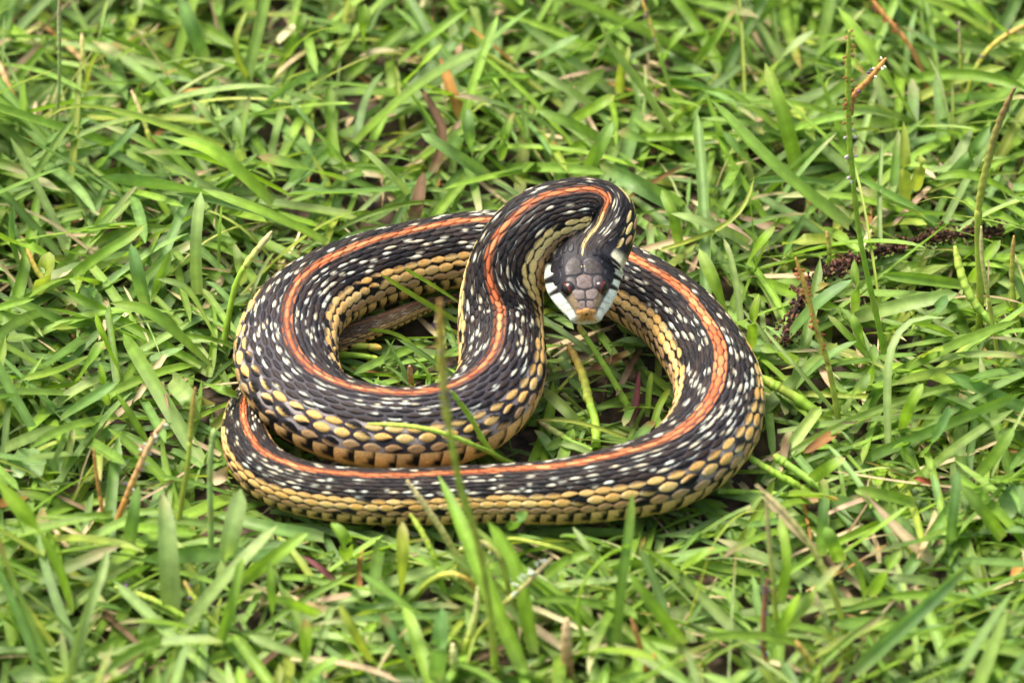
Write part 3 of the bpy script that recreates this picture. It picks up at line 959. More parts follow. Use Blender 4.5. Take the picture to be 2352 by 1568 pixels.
def blade_thing(b, tone, reg, name='grass_blade', mat=None, cat='grass blade', label=None):
    pos, col, uv = blade_mesh(*b)
    k, m = pos.shape[1], pos.shape[2]
    og = pos[0, 0].mean(0)
    o = build(name, pos[0].reshape(-1, 3), grid_faces(1, k, m), col[0].reshape(-1, 3), uv[0].reshape(-1, 3), mat or M_BLADE, origin=og)
    if label is None:
        c = b[0][0]; ln = np.linalg.norm(np.diff(c, axis=0), axis=1).sum(); rise = (c[-1, 2] - c[0, 2]) / ln
        sag = (c[len(c) // 2, 2] - .5 * (c[0, 2] + c[-1, 2])) / ln
        size = 'short ' if ln < 26 else ('long ' if ln > 46 else '')
        pose = 'arching' if sag > .13 else ('standing' if rise > .5 else ('leaning' if rise > .22 else ('drooping' if rise < -.05 else 'low lying')))
        tone = f'{size}{pose} {tone}'
    lab = label or f'{tone} grass blade {REG[reg]}'
    tag(o, lab, cat, lab.replace('grass blade', 'grass blades') if label is None else None)
    return o


def tone_of(c):
    r, g, bl = c
    if r > g * 1.05: return 'dry tan' if r > .3 else 'dead brown'
    if g > .32: return 'broad pale green' if bl > .08 else 'broad yellowish green'
    if g < .19: return 'broad deep green'
    return 'broad bright green'


def near_grass():
    rng = np.random.default_rng(21)
    X0, X1, Y0, Y1 = -250, 250, -270, 310
    area = (X1 - X0) * (Y1 - Y0) / 100.0
    sets = []

    def scatter(n, **kw):
        xy = np.stack([rng.uniform(X0, X1, n), rng.uniform(Y0, Y1, n)], 1)
        return xy

    # tufts: fans of blades from shared shoots
    nt = int(area * 1.15)
    txy = scatter(nt); taz = rng.uniform(0, 2 * math.pi, nt)
    per = rng.integers(2, 5, nt)
    idx = np.repeat(np.arange(nt), per)
    n = len(idx)
    side = rng.integers(0, 2, n) * math.pi
    az = taz[idx] + side + rng.normal(0, .45, n)
    xy = txy[idx] + rng.normal(0, 1.6, (n, 2))
    A = gen_blades(n, xy, (22, 62), (1.7, 4.0), (5, 46), GREEN, 9, rng, az=az, droop=(0, .75))
    bad = blocked(A[0]); over = covers(A[0])
    A = take(A, ~over); xy = xy[~over]; bad = bad[~over]
    sets.append(take(A, ~bad))
    # those that hit the snake: pressed flat and shorter
    for tries in range(3):
        m = int(bad.sum())
        if m == 0: break
        B = gen_blades(m, xy[bad], (12, 34), (1.6, 3.6), (-2, 16), GREEN, 9, rng, z0=rng.uniform(.5, 3.5, m), droop=(0, .25))
        b2 = blocked(B[0])
        sets.append(take(B, ~b2))
        xy = xy[bad]; bad = b2; xy_ = xy
        xy = xy_
    # undergrowth: small blades low in the mat
    n = int(area * 2.5)
    xy = scatter(n)
    U = gen_blades(n, xy, (10, 28), (1.0, 2.6), (0, 40), [('mid', 3), ('deep', 4), ('blue', 2), ('yellow', 1), ('pale', 1)], 7, rng, z0=rng.uniform(.3, 3, n))
    bu = blocked(U[0])
    under = take(U, ~bu)
    # fine wisps
    n = int(area * .40)
    F = gen_blades(n, scatter(n), (22, 60), (.6, 1.3), (20, 70), [('yellow', 3), ('pale', 3), ('bright', 2), ('straw', 3)], 9, rng, droop=(.1, 1.4))
    sets.append(take(F, ~blocked(F[0]) & ~covers(F[0])))
    A = tuple(np.concatenate(z) for z in zip(*sets))
    # the largest ones in view become things of their own
    tipp = A[0].mean(1)
    px, py = project(A[0][:, 5])
    vis = (px > 20) & (px < 2330) & (py > 20) & (py < 1550)
    size = A[3] * np.linalg.norm(A[0][:, -1] - A[0][:, 0], axis=1) * (A[0][:, 5, 2] / 10 + .3) * vis
    pick = np.argsort(-size)[:NPICK]
    for k in pick:
        b = tuple(x[k:k + 1] for x in A)
        blade_thing(b, tone_of(b[7][0]), region_of(b[0][0, 3]))
    keep = np.setdiff1d(np.arange(len(A[0])), pick)
    pos, col, uv = blade_mesh(*take(A, keep))
    o = build('grass', pos.reshape(-1, 3), grid_faces(len(keep), pos.shape[1], pos.shape[2]), col.reshape(-1, 3), uv.reshape(-1, 3), M_BLADE)
    tag(o, 'green lawn grass growing all round the snake', 'grass', None, 'stuff')
    v3 = np.array([-1, 0, 1.0])
    pos, col, uv = blade_mesh(*under, vac=v3)
    o = build('undergrowth', pos.reshape(-1, 3), grid_faces(len(pos), pos.shape[1], 3), col.reshape(-1, 3), uv.reshape(-1, 3), M_BLADE)
    tag(o, 'low dark green shoots deep in the lawn', 'grass', None, 'stuff')
    # dead blades, clippings and thatch
    n = int(area * .95)
    D = gen_blades(n, scatter(n), (6, 36), (.5, 2.6), (-6, 20), DRY, 6, rng, z0=rng.uniform(.3, 8.5, n), droop=(-.3, .5))
    D = take(D, ~blocked(D[0]) & ~covers(D[0]))
    pos, col, uv = blade_mesh(*D, vac=v3)
    o = build('thatch', pos.reshape(-1, 3), grid_faces(len(pos), pos.shape[1], 3), col.reshape(-1, 3), uv.reshape(-1, 3), M_DRY)
    tag(o, 'tan and brown dead blades scattered low in the lawn', 'thatch', None, 'stuff')


def far_grass():
    rng = np.random.default_rng(5)
    n = 52000
    xy = rng.uniform(-1000, 1000, (n, 2)); xy[:, 1] += 60
    out = (np.abs(xy[:, 0]) > 246) | (xy[:, 1] < -266) | (xy[:, 1] > 306)
    xy = xy[out]; n = len(xy)
    A = gen_blades(n, xy, (18, 46), (2.6, 6.0), (8, 60), GREEN, 5, rng)
    pos, col, uv = blade_mesh(*A, vac=np.array([-1, 0, 1.0]))
    o = build('lawn', pos.reshape(-1, 3), grid_faces(n, pos.shape[1], 3), col.reshape(-1, 3), uv.reshape(-1, 3), M_BLADE)
    tag(o, 'the rest of the green lawn stretching away round the snake', 'grass', None, 'stuff')


# ------------------------------------------------------------------ traced blades
# photograph points tip first (x, y), width in photograph pixels, colour, optional {zb, zt, k, arch}
PXMM = .1105
BL = [
    # behind the snake
    ([(1372, 45), (1440, 140), (1500, 222), (1560, 320)], 52, 'pale'), ([(1632, 228), (1760, 365), (1870, 460), (1950, 520)], 40, 'mid'),
    ([(1925, 18), (1975, 90), (2035, 180), (2110, 290)], 44, 'bright'), ([(1757, 144), (1785, 220), (1812, 310), (1832, 392)], 36, 'bright'),
    ([(2060, -15), (2150, 12), (2270, 78)], 45, 'pale'), ([(2069, 60), (2130, 98), (2210, 150)], 32, 'blue'), ([(2217, 0), (2260, 35), (2330, 95)], 45, 'bright'),
    ([(2075, 279), (2077, 370), (2076, 475)], 30, 'yellow'), ([(2274, 289), (2225, 360), (2167, 430)], 35, 'blue'),
    ([(2113, 356), (2112, 390), (2100, 440)], 30, 'yellow'), ([(2146, 413), (2190, 400), (2240, 406), (2300, 432), (2350, 466)], 24, 'bright', dict(arch=14)),
    ([(1077, 20), (1010, 70), (915, 150)], 28, 'mid'), ([(1332, 81), (1260, 122), (1177, 170)], 30, 'blue'), ([(1016, 101), (975, 145), (922, 201)], 25, 'bright'),
    ([(1217, 161), (1285, 198), (1362, 248)], 31, 'pale'), ([(1412, 219), (1365, 248), (1303, 284)], 29, 'bright'), ([(1234, 255), (1300, 280), (1382, 322)], 28, 'mid'),
    ([(1409, 279), (1380, 335), (1345, 405)], 36, 'mid'), ([(1372, 371), (1460, 420), (1570, 486)], 46, 'blue', dict(zt=16)),
    ([(1073, 249), (1076, 300), (1084, 365)], 32, 'blue'), ([(1181, 259), (1160, 310), (1147, 370)], 27, 'mid'), ([(966, 306), (1035, 350), (1120, 405)], 30, 'blue'),
    ([(825, 343), (880, 395), (942, 460)], 34, 'pale'), ([(1416, 302), (1475, 325), (1540, 356)], 33, 'mid'), ([(1445, 105), (1430, 150), (1425, 215)], 26, 'yellow'),
    ([(101, 276), (151, 250), (219, 249), (322, 272), (403, 299), (514, 338)], 24, 'pale', dict(arch=18)), ([(393, 321), (487, 349), (554, 403), (625, 472)], 42, 'bright'),
    ([(228, 406), (336, 420), (470, 446), (632, 480)], 44, 'blue', dict(arch=12)), ([(463, 434), (571, 473), (688, 524), (765, 566)], 26, 'bright', dict(arch=12)),
    ([(591, 359), (690, 385), (790, 415)], 35, 'mid'), ([(658, 229), (720, 300), (790, 380)], 32, 'blue'), ([(440, 229), (478, 272), (526, 328)], 37, 'pale'),
    ([(322, 282), (270, 335), (211, 396)], 21, 'blue'), ([(248, -6), (230, 80), (208, 162)], 22, 'pale'), ([(413, -6), (440, 65), (472, 143)], 42, 'blue'),
    ([(322, -8), (312, 30), (302, 70)], 34, 'pale'), ([(568, 24), (541, 94), (554, 154), (584, 202)], 16, 'yellow'), ([(700, 30), (680, 80), (655, 130)], 28, 'mid'),
    ([(838, 10), (830, 60), (836, 130)], 42, 'bright'), ([(540, 265), (548, 320), (560, 375)], 30, 'pale'), ([(1580, 60), (1545, 100), (1520, 150)], 26, 'mid'),
    ([(1690, 20), (1650, 80), (1600, 150)], 28, 'mid'), ([(1870, 70), (1800, 130), (1745, 200)], 30, 'pale'), ([(1660, 300), (1700, 350), (1760, 400)], 28, 'mid'),
    # beside the wide bend
    ([(134, 604), (60, 570), (-20, 540)], 60, 'bright', dict(zb=14, zt=12)), ([(114, 578), (105, 625), (94, 676)], 44, 'yellow'), ([(333, 515), (300, 545), (262, 568), (161, 639)], 27, 'mid'),
    ([(462, 440), (452, 520), (450, 600), (454, 676)], 27, 'pale'), ([(252, 696), (336, 713), (420, 780), (489, 845)], 30, 'mid', dict(arch=14)),
    ([(359, 640), (424, 659), (464, 713), (497, 776)], 17, 'pale', dict(arch=14)), ([(219, 716), (242, 770), (280, 856)], 30, 'bright'), ([(47, 871), (134, 851), (210, 817)], 22, 'bright'),
    ([(239, 783), (210, 830), (175, 882)], 34, 'mid'), ([(266, 900), (300, 955), (337, 1013)], 26, 'mid'), ([(464, 957), (432, 915), (396, 870)], 44, 'pale', dict(zt=8, zb=10)),
    ([(268, 877), (205, 920), (138, 968)], 28, 'blue'), ([(128, 978), (65, 1005), (0, 1034)], 24, 'pale'), ([(460, 881), (505, 895), (556, 916)], 26, 'mid', dict(zt=9, k=.1)),
    ([(229, 833), (238, 880), (249, 931)], 18, 'bright'), ([(508, 470), (500, 540), (500, 610)], 24, 'mid'), ([(390, 575), (372, 630), (350, 690)], 24, 'bright'),
    ([(540, 560), (548, 600), (560, 650)], 26, 'pale', dict(k=.3)), ([(30, 470), (20, 540), (40, 610)], 30, 'blue'), ([(300, 560), (320, 640), (340, 700)], 34, 'blue'),
    # before the lowest coil
    ([(-5, 1105), (67, 1189), (128, 1280), (171, 1398)], 46, 'bright', dict(arch=16)), ([(249, 1260), (215, 1363), (178, 1475), (156, 1575)], 27, 'pale', dict(k=.33)),
    ([(373, 1128), (383, 1246), (396, 1398)], 46, 'pale', dict(k=.33)), ([(554, 1122), (537, 1196), (503, 1342)], 43, 'pale', dict(k=.33)), ([(497, 1185), (605, 1213), (742, 1238)], 40, 'blue', dict(zt=7, zb=4, arch=2, k=0)),
    ([(638, 1205), (571, 1273), (470, 1381), (418, 1450)], 30, 'pale', dict(k=.35)), ([(708, 1223), (621, 1286), (552, 1335)], 30, 'bright'), ([(618, 1286), (622, 1360), (625, 1450)], 22, 'mid'),
    ([(618, 1371), (670, 1385), (732, 1409)], 22, 'bright'), ([(77, 1189), (170, 1190), (288, 1178)], 20, 'mid'), ([(319, 1112), (310, 1170), (296, 1248)], 30, 'blue'),
    ([(20, 1542), (80, 1550), (145, 1564)], 40, 'pale'), ([(776, 1508), (735, 1535), (689, 1570)], 26, 'mid'), ([(571, 1458), (650, 1490), (742, 1530)], 23, 'pale'), ([(558, 1280), (535, 1380), (503, 1482)], 26, 'mid'),
    ([(1006, 1089), (1036, 1156), (1083, 1263), (1150, 1414), (1220, 1565)], 40, 'bright', dict(k=.33)), ([(925, 1196), (922, 1280), (919, 1370)], 34, 'yellow', dict(k=.33)), ([(1120, 1196), (1184, 1296), (1210, 1400), (1228, 1500)], 41, 'bright', dict(k=.33)),
    ([(825, 1313), (932, 1391), (1067, 1482)], 28, 'mid'), ([(1469, 1243), (1402, 1266), (1345, 1323), (1322, 1397), (1351, 1510)], 24, 'bright', dict(k=.33)), ([(1453, 1128), (1442, 1229), (1426, 1347), (1412, 1500)], 26, 'mid', dict(k=.33)),
    ([(1315, 1209), (1355, 1265), (1404, 1332)], 16, 'pale', dict(k=.3)), ([(1463, 1253), (1510, 1280), (1570, 1322)], 20, 'mid'), ([(1443, 1307), (1500, 1385), (1570, 1478)], 31, 'mid'), ([(875, 1408), (910, 1480), (955, 1566)], 26, 'blue'),
    ([(781, 1384), (815, 1445), (860, 1517)], 28, 'yellow'), ([(1016, 1394), (1010, 1475), (1001, 1566)], 35, 'blue'), ([(1207, 1172), (1190, 1195), (1165, 1222)], 27, 'deep', dict(zt=14, zb=4)),
    ([(760, 1200), (790, 1240), (800, 1290)], 34, 'bright', dict(k=.33)), ([(700, 1420), (705, 1480), (700, 1540)], 30, 'bright'), ([(1360, 1270), (1300, 1290), (1250, 1330)], 26, 'mid'),
    # right hand side
    ([(1962, 1126), (2030, 1138), (2102, 1158)], 29, 'mid'), ([(2089, 1159), (1998, 1226), (1929, 1275)], 15, 'bright'), ([(2234, 1284), (2133, 1381), (2032, 1478), (1963, 1545)], 37, 'blue', dict(k=.33)),
    ([(2200, 1441), (2116, 1454), (2030, 1493)], 38, 'blue'), ([(2069, 1263), (2038, 1315), (2002, 1372)], 36, 'mid'), ([(1962, 1273), (1974, 1320), (1986, 1376)], 30, 'mid'),
    ([(1893, 1136), (1888, 1205), (1884, 1282)], 26, 'blue'), ([(1895, 1209), (1910, 1245), (1930, 1288)], 30, 'mid'), ([(1791, 1186), (1807, 1280), (1793, 1383)], 22, 'bright', dict(k=.33)),
    ([(1643, 1256), (1605, 1280), (1560, 1308)], 27, 'bright'), ([(1633, 1263), (1608, 1345), (1578, 1436)], 28, 'yellow'), ([(2200, 1079), (2190, 1175), (2177, 1278)], 22, 'blue'),
    ([(2211, 1115), (2255, 1170), (2303, 1235)], 28, 'mid'), ([(1838, 1361), (1812, 1410), (1783, 1467)], 30, 'bright'), ([(1935, 1294), (1860, 1375), (1778, 1467)], 30, 'pale'),
    ([(2042, 1327), (2095, 1330), (2156, 1338)], 23, 'pale'), ([(1941, 1051), (1905, 1072), (1865, 1099)], 27, 'bright'), ([(2230, 1518), (2165, 1543), (2097, 1572)], 17, 'pale'),
    ([(1884, 1454), (1928, 1478), (1935, 1515), (1898, 1570)], 20, 'yellow', dict(arch=12)), ([(1606, 571), (1636, 639), (1673, 731)], 34, 'bright', dict(k=.35)), ([(1743, 674), (1730, 733), (1727, 802)], 23, 'bright'),
    ([(1958, 642), (1881, 696), (1805, 785)], 33, 'blue'), ([(1962, 595), (1966, 650), (1968, 718)], 26, 'mid'), ([(2026, 630), (2116, 642), (2215, 660)], 31, 'mid'), ([(2200, 673), (2065, 703), (1966, 730)], 34, 'pale', dict(arch=8)),
    ([(2298, 551), (2260, 598), (2231, 650)], 27, 'bright'), ([(1797, 562), (1855, 553), (1918, 553)], 36, 'yellow', dict(zt=14)), ([(1968, 783), (1898, 823), (1828, 892)], 29, 'blue'), ([(1745, 797), (1785, 808), (1829, 834)], 29, 'mid'),
    ([(1753, 753), (1830, 843), (1917, 946)], 10, 'pale', dict(k=.33)), ([(2173, 730), (2086, 743), (2049, 800), (2039, 884), (2042, 1034)], 20, 'pale', dict(k=.33)), ([(2008, 790), (2003, 835), (1992, 886)], 28, 'mid'),
    ([(1998, 857), (1970, 895), (1934, 940)], 29, 'pale'), ([(1958, 723), (1970, 760), (1989, 802)], 26, 'mid'), ([(2073, 740), (2130, 750), (2193, 778)], 25, 'mid'), ([(2177, 679), (2150, 712), (2114, 752)], 26, 'blue'),
    ([(1901, 723), (1945, 768), (1994, 819)], 23, 'mid'), ([(1520, 436), (1548, 500), (1560, 560)], 26, 'mid', dict(k=.35)), ([(1540, 490), (1640, 520), (1720, 560)], 26, 'pale'), ([(1732, 410), (1700, 485), (1620, 540), (1520, 575)], 13, 'yellow', dict(k=.33)),
    ([(1780, 520), (1745, 560), (1715, 610)], 24, 'bright'), ([(2330, 980), (2290, 1040), (2240, 1100)], 28, 'mid'), ([(2120, 880), (2090, 930), (2070, 990)], 26, 'bright'), ([(2180, 930), (2150, 1000), (2120, 1050)], 24, 'blue'),
    # in the gaps of the coils
    ([(874, 630), (960, 685), (1050, 738)], 13, 'bright', dict(zt=27, zb=7, k=0, arch=0)), ([(925, 616), (990, 655), (1052, 696)], 14, 'bright', dict(zt=27, zb=9, k=0, arch=0)), ([(883, 778), (918, 843), (937, 892)], 28, 'blue', dict(zt=12, zb=3, k=0, arch=2)),
    ([(789, 766), (862, 758), (935, 781), (974, 836)], 10, 'bright', dict(zt=8, zb=3, k=0, arch=4)), ([(1397, 792), (1440, 785), (1484, 792)], 26, 'deep', dict(zt=6, k=0, arch=2)), ([(1248, 896), (1304, 943), (1358, 997)], 29, 'pale', dict(zt=9, zb=3, k=0, arch=3)),
    ([(1497, 854), (1492, 905), (1488, 957)], 17, 'bright', dict(zt=12, zb=3, k=0, arch=0)), ([(1230, 987), (1250, 1015), (1273, 1047)], 34, 'blue', dict(zt=6, zb=3, k=0, arch=1)), ([(1470, 849), (1465, 905), (1450, 976)], 18, 'purple', dict(zt=14, zb=3, k=0, arch=0)),
    ([(1540, 890), (1515, 930), (1500, 980)], 16, 'bright', dict(zt=7, zb=3, k=0, arch=1)), ([(940, 820), (975, 850), (985, 885)], 16, 'bright', dict(zt=8, zb=3, k=0, arch=1)), ([(1030, 770), (1010, 810), (1000, 850)], 18, 'mid', dict(zt=9, zb=3, k=0, arch=1)),
    ([(1225, 965), (1300, 966), (1356, 978), (1450, 1012)], 11, 'yellow', dict(zt=10, zb=4, k=0, arch=2)),
]
DRYBL = [
    ([(962, 198), (990, 242), (1013, 296), (1010, 353), (985, 410)], 24, 'brown', 'curled reddish brown dead blade rising behind the snake', dict(k=.4)),
    ([(972, 396), (962, 450), (948, 506)], 30, 'brown', "broad dead brown blade right behind the snake's back", dict(zt=12, k=.1)),
    ([(1010, 131), (1036, 208), (1062, 281)], 30, 'orange', 'orange and tan withered blade on the lawn behind the snake', {}),
    ([(1070, 61), (1125, 102), (1184, 153)], 15, 'orange', 'thin yellow orange blade leaning on the lawn behind the snake', {}),
    ([(1060, 275), (1048, 300), (1030, 332)], 22, 'pink', 'short reddish papery dead blade beside the curled brown one', {}),
    ([(823, 133), (870, 124), (925, 126)], 32, 'cream', 'cream yellow faded leaf blade lying behind the snake', dict(k=0)),
    ([(700, 40), (672, 70), (640, 100)], 40, 'cream', 'crumpled pale yellow leaf far behind the snake', dict(k=0)),
    ([(1978, 1126), (2049, 1203), (2142, 1288)], 23, 'straw', 'tan yellow fading blade crossing green blades near the red bit', dict(k=.4)),
    ([(2096, 1098), (2118, 1103), (2142, 1113)], 16, 'red', 'small red withered leaf piece on the lawn', dict(k=0)),
    ([(2326, 1336), (2340, 1312), (2356, 1288)], 30, 'orange', 'orange dead leaf with pointed end on the lawn', dict(k=0)),
    ([(353, 1478), (300, 1515), (232, 1570)], 22, 'straw', 'dry tan blade lying in the grass below the stem with a long spike', dict(k=.3)),
    ([(1845, 1040), (1890, 1012), (1925, 990)], 24, 'rust', 'rusty brown dead blade near the long thin stalk with orange bits', dict(k=0)),
    ([(2020, 500), (2040, 460), (2060, 440)], 46, 'cream', 'pale papery husk lying on the lawn by the dried dark seed head', dict(k=0)),
    ([(2050, 520), (2090, 480), (2140, 430)], 22, 'pink', 'straight pinkish dry blade beside the pale papery husk', dict(k=.2)),
    ([(540, 1060), (520, 1080), (490, 1110)], 30, 'straw', "bleached dry leaf tucked against the snake's narrow front bend", dict(k=0, zt=5)),
    ([(690, 1275), (735, 1305), (770, 1330)], 16, 'purple', 'dull purple blade lying before the lowest coil', dict(k=0)),
    ([(1645, 500), (1690, 530), (1725, 560)], 20, 'pink', "thin papery dead strip behind the snake's far coil on bare thatch", dict(k=0)),
]


def trace_points(pts, zb=9.0, zt=None, k=.5, arch=9.0, n=11):
    p = np.array(pts[::-1], float)                      # base first
    t = np.concatenate([[0], np.cumsum(np.hypot(*np.diff(p, axis=0).T))]); t /= t[-1]
    up = (p[0, 1] - p[:, 1]) * PXMM / math.cos(TH)
    if zt is None:
        z = zb + np.maximum(up, 0) * k + arch * np.sin(math.pi * np.clip(t, 0, 1) * .62)
    else:
        z = zb + (zt - zb) * t + arch * np.sin(math.pi * t)
    w = np.array([P(a, b, c) for (a, b), c in zip(p, z)])
    tt = np.linspace(0, 1, n)
    return spline(t, w, tt) if len(w) > 2 else np.stack([np.interp(tt, t, w[:, q]) for q in range(3)], 1)


def ribbon_from(c, rng, face=.55, twist=0.0):
    d = np.gradient(c, axis=0); d /= np.linalg.norm(d, axis=1)[:, None]
    up = np.array([0, -.35, 1.0]) * face + rng.normal(0, .25, 3)
    ac = np.cross(d, up); ac /= np.linalg.norm(ac, axis=1)[:, None]
    no = np.cross(ac, d)
    no *= np.sign((no @ np.array([0, -.3, 1.0])).mean() + 1e-9)
    tw = twist * np.linspace(-.5, 1, len(c))[:, None]
    return ac * np.cos(tw) + no * np.sin(tw), no * np.cos(tw) - ac * np.sin(tw)


def traced():
    rng = np.random.default_rng(3)
    for rec in BL:
        pts, w, colr = rec[:3]; kw = dict(rec[3]) if len(rec) > 3 else {}
        c = trace_points(pts, **kw)
        ac, no = ribbon_from(c, rng, twist=rng.normal(0, .45))
        c0 = np.array(PAL[colr]) * rng.uniform(.9, 1.12)
        c1 = c0 * rng.uniform(.88, 1.1) + rng.normal(0, .008, 3)
        t = np.linspace(0, 1, len(c))
        ta = (rng.random() < .22) * rng.uniform(.3, .9)
        b = (c[None], ac[None], no[None], np.array([w * PXMM * 1.08]), np.array([rng.uniform(.12, .6)]), t[None], np.array([rng.uniform(.15, .45)]),
             c0[None], c1[None], np.array([PAL[rng.choice(['straw', 'yellow', 'rust'])]]), np.array([ta]))
        tone = {'pale': 'broad pale green', 'yellow': 'broad yellowish green', 'deep': 'broad deep green', 'blue': 'broad blue-green', 'mid': 'broad mid green', 'bright': 'broad bright green', 'purple': 'dull purple'}[colr]
        if w < 19: tone = tone.replace('broad', 'thin')
        m = c[len(c) // 3]
        note_blade(c, w * PXMM)
        blade_thing(b, tone, region_of(m))
    for pts, w, colr, lab, kw in DRYBL:
        c = trace_points(pts, **dict(dict(arch=3), **kw))
        ac, no = ribbon_from(c, rng, twist=rng.normal(0, .9))
        c0 = np.array(PAL[colr]); c1 = c0 * rng.uniform(.6, 1.1)
        b = (c[None], ac[None], no[None], np.array([w * PXMM * 1.1]), np.array([rng.uniform(.2, .7)]), np.linspace(0, 1, len(c))[None], np.array([.5]), c0[None], c1[None], np.array([PAL['brown']]), np.array([.5]))
        blade_thing(b, '', 'back', 'dead_blade', M_DRY, 'dead blade', lab)


